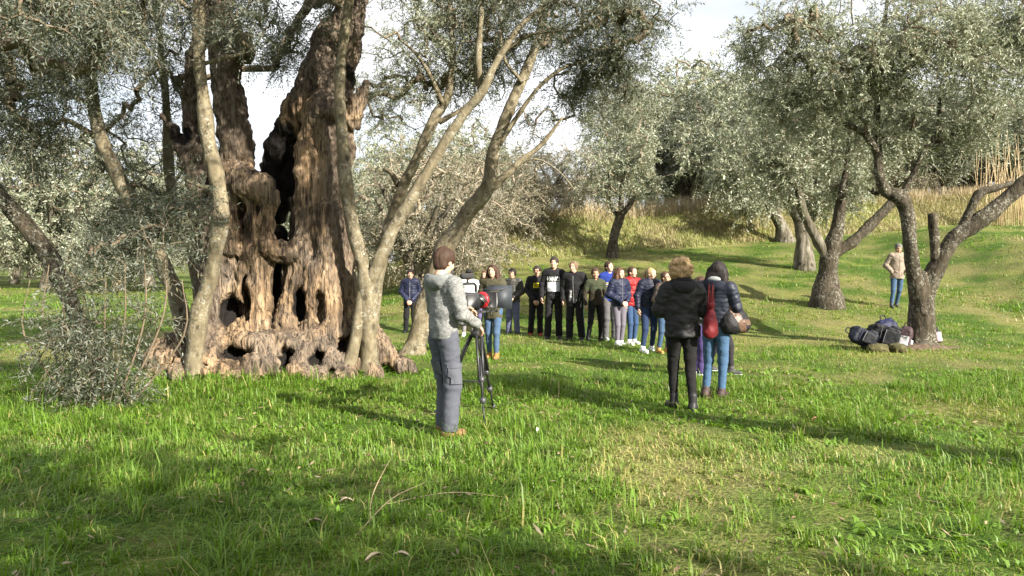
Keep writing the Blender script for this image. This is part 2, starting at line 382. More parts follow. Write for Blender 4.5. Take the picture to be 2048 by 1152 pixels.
sow(26000, 1.6, 4.4, .075, .0052, 2, 1); sow(110000, 3.8, 10.5, .075, .0075, 2, 2, .6); sow(46000, 3.2, 11, .17, .0085, 2, 12, .97); sow(100000, 7.5, 15.5, .08, .011, 1, 3, .6); sow(90000, 13, 24, .095, .019, 1, 4, .6); sow(75000, 20, 50, .13, .036, 1, 5, .4)
# low broad-leaved weeds among the blades
g = np.random.default_rng(5); nw = 1500; xw, yw = spots(nw, 2.2, 12, g); k = trunkfree(xw, yw) & (fbm(np.stack([xw * .8, yw * .8, xw * 0 + 2], -1), 2) > .0); xw, yw = xw[k], yw[k]
q = 9; n = len(xw) * q; x = np.repeat(xw, q) + g.normal(0, .05, n); y = np.repeat(yw, q) + g.normal(0, .05, n); V, F, t = blades(x, y, .05 + .05 * g.random(n), .018 + .02 * g.random(n), .7 + .5 * g.random(n), np.stack([.4 + .6 * g.random(n), 0 * x, .1 * g.random(n)], -1), 2, 6)
acc.add(V, F); tn.append(t)
# taller leafy weeds crowding the foot of the ancient trunk
nw = 90; th = g.random(nw) * 3.6 + 2.9; c_ = P(525, 720, 12.1); xw = c_[0] + np.cos(th) * (1.8 + .25 * g.random(nw)); yw = c_[1] + np.sin(th) * (1.22 + .3 * g.random(nw)); q = 12; n = nw * q; x = np.repeat(xw, q) + g.normal(0, .05, n); y = np.repeat(yw, q) + g.normal(0, .05, n)
V, F, t = blades(x, y, .07 + .15 * g.random(n), .02 + .028 * g.random(n), .4 + .8 * g.random(n), np.stack([.1 + .5 * g.random(n), 0 * x + .25, .1 * g.random(n)], -1), 2, 7); acc.add(V, F); tn.append(t)
grass = acc.build('grass', M_GRASS, smooth=False, tint=np.concatenate(tn)); tag(grass, 'short green and straw coloured grass over the whole clearing', 'grass', kind='stuff')
# bank: tangled undergrowth and the pale dry grass along its crest
g = np.random.default_rng(21); n = 46000; x = g.random(n) * 48 - 9; by = 31 + np.clip(x - 1.5, -12, 40) * .52; y = by + g.random(n) * 6 - .3; k = bankness(x, y) > .3; x, y = x[k], y[k]; n = len(x)
pt = fbm(np.stack([x * .45, y * .45, x * 0 + 4], -1), 3); gr = pt > .08
acc = MB(); V, F, t = blades(x, y, .16 + .3 * g.random(n) * np.where(gr, .7, 1.1), .03 + .03 * g.random(n), .4 + .6 * g.random(n), np.stack([g.random(n), np.where(g.random(n) < .2, .6, 0), np.where(gr, .15 + .3 * g.random(n), .5 + .5 * g.random(n))], -1), 1, 22)
M_BANK = leafmat('bank_growth', (.19, .25, .05), (.22, .27, .07), (.38, .31, .18), .25, twig=(.11, .07, .045), tcol=(.28, .28, .05)); acc.add(V, F)
tag(acc.build('bank_undergrowth', M_BANK, smooth=False, tint=t), 'tangled brown and yellow green undergrowth covering the bank', 'undergrowth', kind='stuff')
acc = MB(); n = 17000; x = g.random(n) * 42 - 3; by = 31 + np.clip(x - 1.5, -12, 40) * .52; y = by + 3.6 + np.abs(g.normal(0, 1.6, n)); k = (vnoise(np.stack([x * .5, y * .3, x * 0 + 8], -1)) > -.25); x, y = x[k], y[k]; n = len(x)
V, F, t = blades(x, y, .4 + .6 * g.random(n), .022 + .018 * g.random(n), .1 + .35 * g.random(n), np.stack([g.random(n), g.random(n) * .2, g.random(n)], -1), 1, 23); acc.add(V, F)
tag(acc.build('dry_grass', M_STRAW, smooth=False, tint=t), 'tall pale straw standing along the crest of the bank', 'dry grass', kind='stuff')

# fallen olive leaves and bits of straw lying between the blades
g = np.random.default_rng(31); n = 5200; x, y = spots(n, 2.2, 17, g); k = trunkfree(x, y) & (fbm(np.stack([x * .7, y * .7, x * 0 + 6], -1), 2) > -.3); x, y = x[k], y[k]; n = len(x); a = g.random(n) * 6.283; L_ = .018 + .035 * g.random(n); w_ = .004 + .008 * g.random(n); z = hgt(x, y) + .02 + .045 * g.random(n)
d = np.stack([np.cos(a), np.sin(a), g.normal(0, .25, n)], -1); sd = np.stack([-np.sin(a), np.cos(a), g.normal(0, .35, n)], -1); c0 = np.stack([x, y, z], -1)
V = np.stack([c0 - d * L_[:, None], c0 + sd * w_[:, None], c0 + d * L_[:, None], c0 - sd * w_[:, None]], 1).reshape(-1, 3); t = np.repeat(np.stack([g.random(n), np.where(g.random(n) < .45, .8, .1), np.where(g.random(n) < .6, 1., .3)], -1), 4, 0)
tag(mk('leaf_litter', V, [np.arange(4 * n).reshape(-1, 4)], leafmat('litter', (.13, .11, .065), (.19, .17, .12), (.28, .22, .13), .1, twig=(.13, .07, .04)), smooth=False, tint=t), 'fallen olive leaves and straw scattered through the grass', 'leaf litter', kind='stuff')

# rough growth on the steep side bank at the right
g = np.random.default_rng(41); n = 16000; y = 17 + 20 * g.random(n); x = .59 * y + (.5 + 6.5 * g.random(n)); k = (x > 12) & (g.random(n) < sstep(.2, 3.5, x - .6 * y + 1.2 * vnoise(np.stack([x * .8, y * .8, x * 0 + 2], -1)))); x, y = x[k], y[k]; n = len(x); pt = fbm(np.stack([x * .6, y * .6, x * 0 + 14], -1), 3)
V, F, t = blades(x, y, .08 + .20 * g.random(n) * np.clip(.7 + pt, .2, 1.3), .02 + .022 * g.random(n), .4 + .7 * g.random(n), np.stack([g.random(n), np.where(g.random(n) < .15, .6, 0), np.where(pt > 0, .2 + .3 * g.random(n), .5 + .5 * g.random(n))], -1), 1, 42); acc = MB(); acc.add(V, F)
tag(acc.build('side_bank_growth', M_BANK, smooth=False, tint=t), 'rough dry grass on the steep side bank at the right edge', 'undergrowth', kind='stuff')
# ---------------------------------------------------------------- olive trees
M_STEM = bark('smooth_bark', [(.075, .06, .038), (.175, .143, .09), (.27, .23, .155), (.12, .105, .068)], 11, (1, 1, .6), .8, .02, lichen=(.33, .32, .27), knots=4.5)
M_STEMD = bark('dark_bark', [(.018, .014, .010), (.05, .04, .029), (.095, .078, .058), (.045, .038, .022)], 13, (1, 1, .45), 1., .035, lichen=(.30, .30, .25), knots=5)
M_PALE = bark('pale_bark', [(.03, .026, .02), (.14, .125, .10), (.29, .265, .22), (.06, .052, .028)], 7, (1, 1, .3), 1., .05, knots=3)
M_TWIG = plain((.15, .115, .075), .9)
M_TWIGG = plain((.27, .22, .16), .9)
M_LEAF = leafmat('olive_leaf', (.046, .060, .034), (.165, .18, .145), (.24, .22, .10), .26)
M_LEAFP = leafmat('olive_leaf_silver', (.165, .19, .115), (.37, .385, .30), (.30, .27, .16), .3, twig=(.24, .19, .13))
M_BRUSH = leafmat('brush_leaf', (.145, .14, .09), (.27, .25, .19), (.30, .24, .165), .25, twig=(.28, .22, .155))
def segtubes(A, B, ra, rb, n=4, kink=0., g=None):
    """many thin twigs at once, each with one bend"""
    mid = (A + B) / 2
    if kink: mid = mid + g.normal(0, 1, A.shape) * (np.linalg.norm(B - A, axis=1) * kink)[:, None]
    d = B - A; d /= np.linalg.norm(d, axis=1, keepdims=True) + 1e-9; u = np.cross(d, [.2, .3, .93]); u /= np.linalg.norm(u, axis=1, keepdims=True) + 1e-9; w = np.cross(d, u)
    a = np.arange(n) * 2 * np.pi / n; ring = u[:, None] * np.cos(a)[None, :, None] + w[:, None] * np.sin(a)[None, :, None]
    V = np.stack([A[:, None] + ring * ra[:, None, None], mid[:, None] + ring * ((ra + rb) / 2)[:, None, None], B[:, None] + ring * rb[:, None, None]], 1)
    e = np.arange(len(A))[:, None, None] * 3 * n; r = np.arange(2)[None, :, None] * n; j = np.arange(n)[None, None]; k = (j + 1) % n
    return V.reshape(-1, 3), [np.stack([e + r + j, e + r + k, e + r + n + k, e + r + n + j], -1).reshape(-1, 4)]
def grow(skel, pts):
    """hang every crown point on the nearest node already reached; returns parent index and pull counts"""
    nodes = np.vstack([skel, pts]); m = len(skel); n = len(pts); par = np.full(n, -1)
    d = np.linalg.norm(pts[:, None] - skel[None], axis=2); best = d.argmin(1); bd = d.min(1); done = np.zeros(n, bool); cost = bd.copy()
    for _ in range(n):
        i = np.where(done, 1e9, cost).argmin(); done[i] = True; par[i] = best[i]
        e = np.linalg.norm(pts - pts[i], axis=1) * .93; up = (~done) & (e < cost); best[up] = m + i; cost[up] = e[up]
    cnt = np.ones(n); kids = [[] for _ in range(n)]
    for i in range(n):
        if par[i] >= m: kids[par[i] - m].append(i)
    def count(i):
        st, order = [i], []
        while st: q_ = st.pop(); order.append(q_); st += kids[q_]
        for q_ in reversed(order): cnt[q_] = 1 + sum(cnt[c_] for c_ in kids[q_])
    for i in range(n):
        if par[i] < m: count(i)
    return nodes, par, cnt
def sprays(O, Dr, L, nl, ll, lw, g, droop=.35, yellow=.04):
    """leafy shoots: nl leaves along each, plus the shoot itself"""
    S = len(O); t = (np.arange(nl) + .6) / nl; Dr = Dr / (np.linalg.norm(Dr, axis=1, keepdims=True) + 1e-9)
    dz = np.zeros((S, nl, 3)); dz[..., 2] = -(t ** 2)[None] * droop * L[:, None]
    pos = O[:, None] + Dr[:, None] * (L[:, None] * t[None])[..., None] + dz
    tang = Dr[:, None] + np.stack([0 * t, 0 * t, -2 * t * droop], -1)[None]; tang = tang / np.linalg.norm(tang, axis=2, keepdims=True)
    u = np.cross(tang, g.normal(0, 1, (S, 1, 3))); u /= np.linalg.norm(u, axis=2, keepdims=True) + 1e-9
    sg = np.where(np.arange(nl) % 2 == 0, 1., -1.)[None, :, None]
    ld = tang * .75 + u * sg * .75 + g.normal(0, .32, (S, nl, 3)); ld /= np.linalg.norm(ld, axis=2, keepdims=True)
    nn = np.cross(ld, g.normal(0, 1, (S, nl, 3))); nn /= np.linalg.norm(nn, axis=2, keepdims=True) + 1e-9
    ln = ll * (.65 + .6 * g.random((S, nl, 1))); wd = lw * (.7 + .6 * g.random((S, nl, 1)))
    V = np.stack([pos, pos + ld * ln * .45 + nn * wd / 2, pos + ld * ln, pos + ld * ln * .45 - nn * wd / 2], 2).reshape(-1, 3)
    ti = np.zeros((S, nl, 4, 3)); ti[..., 0] = g.random((S, nl, 1)) * .7 + .3 * g.random((S, 1, 1)); ti[..., 2] = np.where(g.random((S, nl, 1)) < yellow, .6, .0)
    end = O + Dr * L[:, None]; end[:, 2] -= droop * L; md = O + Dr * L[:, None] * .5; md[:, 2] -= droop * L * .25
    w_ = np.cross(Dr, g.normal(0, 1, (S, 3))); w_ /= np.linalg.norm(w_, axis=1, keepdims=True) + 1e-9; w_ = w_ * lw * .16
    V2 = np.stack([O, md + w_, end, md - w_], 1).reshape(-1, 3); t2 = np.zeros((len(V2), 3)); t2[:, 1] = 1; t2[:, 0] = .5
    V = np.vstack([V, V2]); T = np.vstack([ti.reshape(-1, 3), t2]); return V, np.arange(len(V)).reshape(-1, 4), T
def cloud(ells, g, hole=.15, freq=1.1):
    """clumped points through a union of ellipsoids (cx,cy,cz,rx,ry,rz,n)"""
    out = []
    for (c, r, n) in ells:
        p = g.normal(0, 1, (n * 6, 3)); p /= np.linalg.norm(p, axis=1, keepdims=True); p *= (g.random((n * 6, 1)) ** (1 / 2.0)) * (1 + .22 * vnoise(p * 2.3 + c)[:, None])
        p = np.array(c) + p * np.array(r); p = p[fbm(p * freq, 2) > -hole - .25]; out.append(p[:n])
    return np.vstack(out)
def crown(root, skel, ells, leaf, ns, nl, g, mats, droop=.35, shoot=.36, base=None, twr=.006, hole=-.12, yellow=.04, name='crown', mtw=None, up=.15):
    pts = cloud(ells, g, hole); nodes, par, cnt = grow(skel, pts); m = len(skel)
    A = nodes[par]; B = pts; rb = twr * np.sqrt(cnt); ra = np.where(par >= m, np.minimum(twr * np.sqrt(np.where(par >= m, cnt[np.maximum(par - m, 0)], 1)), rb * 1.5), rb * 1.35)
    V, F = segtubes(A, B, ra, rb, 4, .10, g); mk('branches', V, F, mtw or M_TWIG, root)['kind'] = 'stuff'
    cen = np.mean([e[0] for e in ells], 0); O = np.repeat(pts, ns, 0) + g.normal(0, .05, (len(pts) * ns, 3))
    out = np.repeat(B - A, ns, 0); out /= np.linalg.norm(out, axis=1, keepdims=True) + 1e-9
    Dr = g.normal(0, 1, O.shape) + out * .7; Dr[:, 2] += up
    V, Q, T = sprays(O, Dr, shoot * (.5 + .9 * g.random(len(O))), nl, leaf[0], leaf[1], g, droop, yellow)
    cr_ = mk(name, V, [Q], mats, root, False, T); cr_['kind'] = 'stuff'; return cr_
def olive(label, D, tubes, ells, leaf=(.062, .0145), ns=6, nl=18, seed=0, bm=None, lm=None, lump=.2, group=None, nseg=16, base=None, hs=1., flare=1.35, **kw):
    """an olive tree: tubes = limbs as (photo points, half widths in px [, depths]); the first is the trunk; ells = crown masses"""
    g = np.random.default_rng(seed); bm = bm or M_STEM; b0 = tubes[0][0][0]; o = G(b0[0], D) if base is None else Vector(base)
    root = thing('olive_tree', label, 'olive tree', o, 0, group); sk = []
    for i, tb in enumerate(tubes):
        pts, hw = tb[0], tb[1]; dd = tb[2] if len(tb) > 2 else [D] * len(pts)
        if len(tb) <= 2: dd = D + np.cumsum(g.normal(0, .05, len(pts))) * (i > 0)
        W = np.array([P(p[0], p[1], d) for p, d in zip(pts, dd)]); r = np.array([h * hs * d / FPX for h, d in zip(hw, dd)])
        if i == 0: r[0] *= flare; W[0, 2] = float(hgt(W[0, 0], W[0, 1])) - .12
        W = W - np.array(o); V, F = tube(W, r, nseg, max(.06, r.mean() * .4), lump, seed + i); mt = tb[3] if len(tb) > 3 else bm
        mk('trunk' if i == 0 else 'limb', V, F, mt, root); s_, _ = spline(W, r, .3); sk.append(s_[len(s_) // 3:])
    E = [(P(px, py, d_) - np.array(o), (rx, ry, rz), n_) for (px, py, d_, rx, ry, rz, n_) in ells]
    crown(root, np.vstack(sk), E, leaf, ns, nl, g, lm or M_LEAF, **kw); return root
# ---------------------------------------------------------------- the ancient hollow olive
def T(px, py, dd=0.): return P(px, py, 12 + dd)
S = SDF((-6.1, 10.3, -.35), (-1.25, 14.0, 6.3), .0235)
def ch(*a, k=.10, **kw):
    S.chain([T(*q[:3]) for q in a], [q[3] for q in a], k, **kw)
ch((478, 765, -.05, .62), (474, 640, .02, .55), (468, 540, .05, .50), (464, 450, .12, .40), (472, 380, .15, .31), (474, 310, .2, .215), (460, 210, .2, .18), (456, 140, .2, .185), (448, 60, .2, .20), (436, 0, .2, .19), (420, -80, .2, .17))
S.ell(T(482, 100, .1), (.2, .2, .24), .1)
ch((428, 500, .3, .28), (405, 400, .4, .2), (388, 330, .42, .16), (366, 288, .42, .12)); ch((366, 290, .35, .09), (326, 232, .3, .02), k=.05); ch((388, 300, .35, .10), (372, 226, .35, .025), k=.05)
ch((408, 400, .6, .16), (388, 280, .6, .11), (380, 190, .6, .09), (390, 110, .5, .09), (424, 30, .35, .12), k=.05)
ch((640, 765, .1, .60), (634, 640, .1, .50), (634, 540, .2, .47), (641, 450, .22, .42), (645, 380, .25, .36), (650, 300, .28, .37), (654, 238, .28, .37), k=.12)
ch((658, 260, .5, .34), (670, 170, .55, .28), (690, 80, .58, .23), (702, 0, .6, .19), (712, -80, .6, .19))
ch((528, 375, .6, .11), (556, 300, .5, .14), (596, 222, .42, .22), (630, 160, .5, .22), (665, 70, .55, .2), k=.08)
ch((700, 240, .2, .13), (716, 205, .2, .09), (733, 165, .2, .02), k=.06); ch((640, 222, -.05, .12), (630, 196, -.05, .02), k=.05); ch((670, 225, -.05, .12), (676, 200, -.02, .02), k=.05)
ch((560, 690, .85, .42), (552, 600, .95, .15), (550, 500, .95, .13), (570, 400, .9, .24), (590, 300, .8, .3), k=.1)
S.ell(T(570, 345, .18), (.23, .40, .68), .06, True); S.ell(T(566, 430, .3), (.19, 1.2, .22), .06, True)          # the dark cleft
S.ell(T(547, 590, .0), (.19, .8, .66), .06, True); S.ell(T(566, 463, .9), (.2, 1., .15), .06, True); S.ell(T(570, 600, .9), (.06, 1., .38), .04, True); S.ell(T(526, 605, .5), (.075, 1.3, .45), .04, True)
ch((556, 675, .45, .2), (549, 600, .42, .10), (552, 530, .36, .085), (561, 470, .3, .09), k=.05)
# bare twisted wood on the left bole: nose, window and the bridge to the right bole
S.ell(T(495, 490, -.12), (.38, .3, .42), .12)
ch((462, 350, -.12, .2), (492, 372, -.3, .19), (522, 382, -.38, .175), (540, 402, -.4, .125), (531, 450, -.42, .105), (531, 488, -.42, .125), (558, 503, -.42, .085), (586, 514, -.36, .10), (602, 498, -.2, .13), (620, 478, .0, .2), k=.08)
ch((462, 372, -.25, .13), (458, 430, -.36, .10), (470, 500, -.38, .16), k=.07); ch((500, 385, -.35, .10), (503, 440, -.42, .075), (505, 500, -.42, .14), (512, 560, -.36, .12), (508, 660, -.4, .12), k=.06)
S.ell(T(484, 420, -.35), (.105, .5, .165), .05, True); S.ell(T(474, 522, -.42), (.035, .18, .10), .03, True)
ch((440, 500, -.25, .13), (425, 600, -.35, .16), (410, 690, -.5, .25), k=.1); ch((490, 540, -.36, .12), (488, 620, -.46, .12), (470, 700, -.6, .2), k=.08); ch((535, 520, -.3, .07), (532, 600, -.32, .06), (528, 670, -.4, .12), k=.05)
# strands of the right bole
ch((604, 520, -.22, .15), (583, 600, -.3, .12), (572, 690, -.42, .2), k=.08); ch((628, 540, -.25, .16), (619, 640, -.34, .12), (640, 720, -.55, .22), k=.08)
ch((682, 470, .05, .16), (690, 560, .0, .15), (700, 640, .0, .19), (752, 690, -.1, .2), k=.08); ch((655, 430, -.1, .18), (655, 560, -.2, .17), (664, 680, -.3, .23), k=.09); ch((610, 300, .0, .13), (606, 400, -.05, .10), (612, 470, -.1, .13), k=.07); ch((585, 400, .1, .05), (588, 440, .05, .05), (606, 475, -.05, .06), k=.04)
# spreading base and roots
for q in ([(470, 715, -.5, .42), (405, 745, -.9, .3), (330, 772, -1.0, .2)], [(430, 695, -.35, .45), (345, 722, -.4, .33), (292, 765, -.5, .16)], [(500, 735, -.7, .34), (480, 775, -1.02, .2)], [(556, 705, -.5, .28), (545, 770, -.95, .2)],
          [(610, 705, -.5, .27), (598, 765, -.92, .17)], [(668, 705, -.35, .28), (690, 755, -.75, .14)], [(710, 670, .0, .3), (760, 704, -.1, .19), (800, 730, -.15, .1), (838, 752, -.2, .05)], [(430, 720, .6, .5), (330, 735, .8, .25)], [(640, 720, .7, .5), (740, 725, .9, .25)], [(530, 740, .3, .55), (560, 740, .9, .5)], [(420, 740, -.8, .25), (432, 778, -1.12, .16)], [(370, 730, -.7, .24), (372, 775, -1.05, .15)], [(640, 735, -.6, .2), (650, 765, -.9, .14)], [(520, 740, -.85, .22), (515, 785, -1.25, .12)], [(455, 745, -.95, .2), (450, 788, -1.3, .12)], [(395, 750, -.9, .2), (385, 785, -1.25, .11)], [(580, 745, -.8, .2), (585, 778, -1.15, .1)], [(330, 750, -.7, .22), (300, 775, -1.0, .12)], [(720, 720, -.3, .2), (745, 752, -.6, .08)]):
    ch(*q, k=.12)
ch((448, 692, -.55, .2), (520, 700, -.7, .2), (575, 690, -.62, .17), (630, 690, -.55, .19), k=.09)
for c, r in (((472, 708, -.95), (.19, .38, .10)), ((567, 722, -.95), (.10, .5, .17)), ((631, 718, -.85), (.085, .4, .10)), ((346, 738, -.95), (.05, .3, .15)), ((597, 612, -.4), (.075, .4, .24)), ((640, 618, -.38), (.075, .17, .22)), ((459, 625, -.5), (.115, .35, .21)), ((490, 600, -.5), (.05, .22, .3)), ((690, 690, -.35), (.09, .3, .1)), ((648, 597, -.35), (.03, .12, .04)), ((655, 500, -.2), (.025, .1, .03)), ((424, 262, .4), (.035, .6, .2)), ((420, 130, .4), (.06, .6, .16)), ((362, 272, .25), (.1, .2, .13)), ((700, 165, .3), (.10, .18, .2)), ((415, 730, -1.0), (.05, .2, .05)), ((660, 745, -.85), (.05, .2, .05))):
    S.ell(T(*c), (r[0] * 1.35 + .015, r[1] * 1.1, r[2] * 1.25 + .015), .03, True)
V, Q = S.mesh(); N = vnorm(V, Q); z = V[:, 2]
pyv = 576 - FPX * np.tan(np.arctan2(z - CAMZ, V[:, 1]) + PITCH); pxv = 1024 + V[:, 0] / V[:, 1] * FPX
barky = np.clip(np.maximum(sstep(350, 300, pyv) * (pxv < 540), np.maximum(sstep(205, 175, pyv), (pxv < 440) * sstep(700, 620, pyv))) + .75 * (pxv > 655) * sstep(640, 470, pyv) * (pyv > 240) + .4 * vnoise(V * 2.1), 0, 1)
tw = V.copy(); tw[:, 0] += .35 * np.sin(z * 1.7)
grain = 1 - np.abs(fbm(tw * [5.2, 5.2, .8], 3)) * 1.5
wv = V + .16 * np.stack([vnoise(V * 1.7), vnoise(V * 1.7 + 31), vnoise(V * 1.7 + 67)], -1); rid = 1 - 2 * np.abs(fbm(wv * [13, 13, 2.2], 2)); knob = np.maximum(vnoise(V * 4.1 + 3) - .35, 0)
dsp = .045 * fbm(tw * [2.6, 2.6, 1.3], 3) + .022 * grain * (1 - .4 * barky) + .016 * rid + .020 * (1 - 2.2 * np.abs(vnoise(wv * [21, 21, 3.2]))) * (1 - .3 * barky) + .05 * knob * (1 - barky) + .026 * barky * (1 - 2 * np.abs(fbm(V * [10, 10, 6], 2))) + .024 * fbm(V * [11, 11, 6], 2) + .05 * sstep(1.0, .1, z) * fbm(V * [3.3, 3.3, 3.3] + 9, 3)
V = V + N * (dsp * np.clip(1.1 - .12 * np.maximum(z - 4, 0), .4, 1))[:, None]
y0 = V[:, 1] - 12
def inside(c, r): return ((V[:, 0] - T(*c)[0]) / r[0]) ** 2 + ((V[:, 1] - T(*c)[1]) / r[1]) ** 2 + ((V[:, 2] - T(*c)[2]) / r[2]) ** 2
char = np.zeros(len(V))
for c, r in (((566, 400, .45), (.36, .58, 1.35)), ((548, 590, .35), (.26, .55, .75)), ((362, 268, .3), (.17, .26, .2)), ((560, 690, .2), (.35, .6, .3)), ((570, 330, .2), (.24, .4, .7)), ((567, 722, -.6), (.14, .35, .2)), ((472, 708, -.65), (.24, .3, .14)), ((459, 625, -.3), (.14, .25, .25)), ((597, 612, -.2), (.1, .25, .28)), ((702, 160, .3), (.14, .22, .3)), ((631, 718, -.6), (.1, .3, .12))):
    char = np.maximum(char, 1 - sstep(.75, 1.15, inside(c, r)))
m, n, l, b = newmat('ancient_wood'); a = n.new('ShaderNodeVertexColor'); a.layer_name = 'tint'; s = n.new('ShaderNodeSeparateColor'); l.new(a.outputs['Color'], s.inputs['Color'])
f = noise(n, l, 7, 9, sc=(1, 1, .16), dist=.6); f2 = noise(n, l, 26, 6, sc=(1, 1, .35), dist=.4); f3 = noise(n, l, 1.3, 4)
wood = ramp(n, l, f, [(.28, (.026, .018, .013)), (.40, (.095, .070, .048)), (.53, (.25, .18, .115)), (.72, (.38, .29, .20))]); wood = mixc(n, l, ramp(n, l, f3, [(.42, (0, 0, 0)), (.62, (.75, .75, .75))]), wood, ramp(n, l, f, [(.3, (.06, .052, .045)), (.7, (.22, .195, .17))]))
fl_ = noise(n, l, 30, 7, sc=(1, 1, .06), dist=.8); wood = mixc(n, l, 1., wood, ramp(n, l, fl_, [(.36, (.22, .20, .19)), (.47, (.85, .83, .8)), (.6, (1.2, 1.1, .98))]), 'MULTIPLY')
bk = ramp(n, l, f2, [(.3, (.035, .026, .02)), (.5, (.105, .08, .06)), (.7, (.20, .165, .13))]); c = mixc(n, l, s.outputs['Green'], wood, bk)
pit = n.new('ShaderNodeTexVoronoi'); pit.inputs['Scale'].default_value = 7; l.new(n['Texture Coordinate'].outputs['Object'], pit.inputs['Vector'])
pm = ramp(n, l, pit.outputs['Distance'], [(.07, (1, 1, 1)), (.13, (0, 0, 0))]); c = mixc(n, l, math_(n, l, 'MULTIPLY', pm, .8), c, (.05, .035, .025))
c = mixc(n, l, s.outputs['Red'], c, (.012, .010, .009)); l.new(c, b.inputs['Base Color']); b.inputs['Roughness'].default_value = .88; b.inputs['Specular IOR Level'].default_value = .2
bump(n, l, b, math_(n, l, 'ADD', math_(n, l, 'ADD', f, fl_), math_(n, l, 'MULTIPLY', f2, .5)), 1., .045)
o = Vector((T(540, 700)[0], 12.0, 0.)); big = thing('ancient_olive_tree', 'huge ancient hollow olive tree with twisted, holed and split trunk', 'olive tree', o)
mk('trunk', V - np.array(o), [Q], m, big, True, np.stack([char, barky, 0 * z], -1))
g = np.random.default_rng(50); ov = np.array(o)
lim = [([T(420, -70, .2), T(380, -220, .0), T(300, -380, -.3)], [.19, .14, .07]), ([T(425, -70, .2), T(470, -250, .3), T(520, -420, .6)], [.17, .13, .07]), ([T(712, -70, .6), T(760, -240, .4), T(840, -380, .2)], [.18, .13, .07]), ([T(708, -70, .6), T(660, -260, .9), T(600, -420, 1.4)], [.16, .12, .06])]
sk = []
for p_, r_ in lim:
    V, F = tube(np.array(p_) - ov, r_, 10, .2, .15); mk('limb', V, F, M_STEM, big); sk.append(spline(np.array(p_) - ov, r_, .25)[0])
sk.append(np.array([T(470, 150, .1), T(450, 40, .1), T(600, 215, .3), T(690, 90, .5), T(705, 20, .5), T(480, 100, -.1)]) - ov)
E_ = [(T(*c) - ov, r, n_) for c, r, n_ in (((470, -260, 0), (1.8, 1.6, 1.1), 190), ((760, -230, .3), (1.6, 1.6, 1.1), 170), ((520, 50, -.5), (.6, .7, .6), 26), ((575, 150, 1.0), (.5, .6, .8), 40), ((610, 0, .2), (.7, .8, .5), 30), ((330, 120, 1.6), (.9, .7, 1.1), 60), ((260, 300, 2.), (.8, .8, .9), 60))]
crown(big, np.vstack(sk), E_, (.062, .0145), 6, 18, g, M_LEAF, droop=.5)

# ---------------------------------------------------------------- young stems round it
olive('young olive with dark leaning trunk leaving the left edge of the picture', 10.5, [([(207, 780), (190, 735), (150, 625), (92, 505), (0, 395), (-110, 300), (-240, 215)], [28, 24, 22, 22, 21, 18, 12]), ([(-30, 370), (-40, 250), (0, 130), (60, 40)], [9, 7, 5, 3])],
      [(-60, 60, 9.6, 1.9, 1.3, .9, 170), (60, 40, 8.8, 1.1, .9, .55, 120), (40, 230, 9.8, .8, .7, .5, 55), (-200, 330, 9.5, .9, .8, .8, 60)], hs=0.8, seed=1, bm=M_STEMD, droop=.5)
olive('tall pale stem leaning left behind the left foot of the ancient olive', 12.7, [([(380, 725), (366, 640), (330, 540), (270, 420), (207, 290), (186, 200), (181, 130), (200, 60), (222, -20), (235, -120)], [20, 19, 18, 17.5, 17, 15, 13, 11, 8, 5]), ([(192, 275), (150, 248), (124, 240), (98, 262), (60, 300)], [7, 6, 5, 4, 3]), ([(183, 210), (130, 185), (60, 190), (0, 208)], [5, 4, 3.5, 2])],
      [(190, 40, 12.2, 1.5, 1.1, 1.0, 190), (90, 150, 12.3, 1.0, .8, .7, 90), (320, 10, 13.2, .8, .9, .7, 40), (60, 300, 12.4, .7, .6, .5, 40), (330, 330, 13.4, .8, .6, .8, 70)], hs=0.85, seed=2, droop=.5)
olive('slender grey stem just behind the ancient olive on its left', 13.5, [([(412, 700), (400, 600), (382, 500), (346, 400), (336, 300), (331, 190), (320, 80), (312, -40)], [15, 14, 13, 12, 11, 9, 7, 4])], [(310, 0, 13.6, 1.3, 1., 1.0, 110), (250, 420, 13.8, .9, .7, .7, 80)], hs=0.85, seed=3, droop=.5)
olive('smooth tan stem standing close in front of the ancient trunk', 10.8, [([(388, 735), (396, 650), (424, 545), (440, 450), (438, 380), (419, 290), (403, 170), (396, 60), (401, -60), (412, -190)], [26, 23, 21, 20, 20, 20, 18, 17, 14, 9], [10.9, 10.85] + [10.8] * 8), ([(432, 378), (400, 372), (375, 362)], [7, 5.5, 5]), ([(400, 130), (440, 118), (500, 100), (530, 60)], [6, 5, 4, 2]), ([(400, 30), (360, 0), (330, -60)], [7, 6, 3])],
      [(380, -170, 10.3, 1.5, 1.1, .7, 100), (500, 40, 10.4, .6, .6, .4, 26), (280, 20, 10.2, .8, .7, .5, 55)], hs=0.74, seed=4, droop=.55)
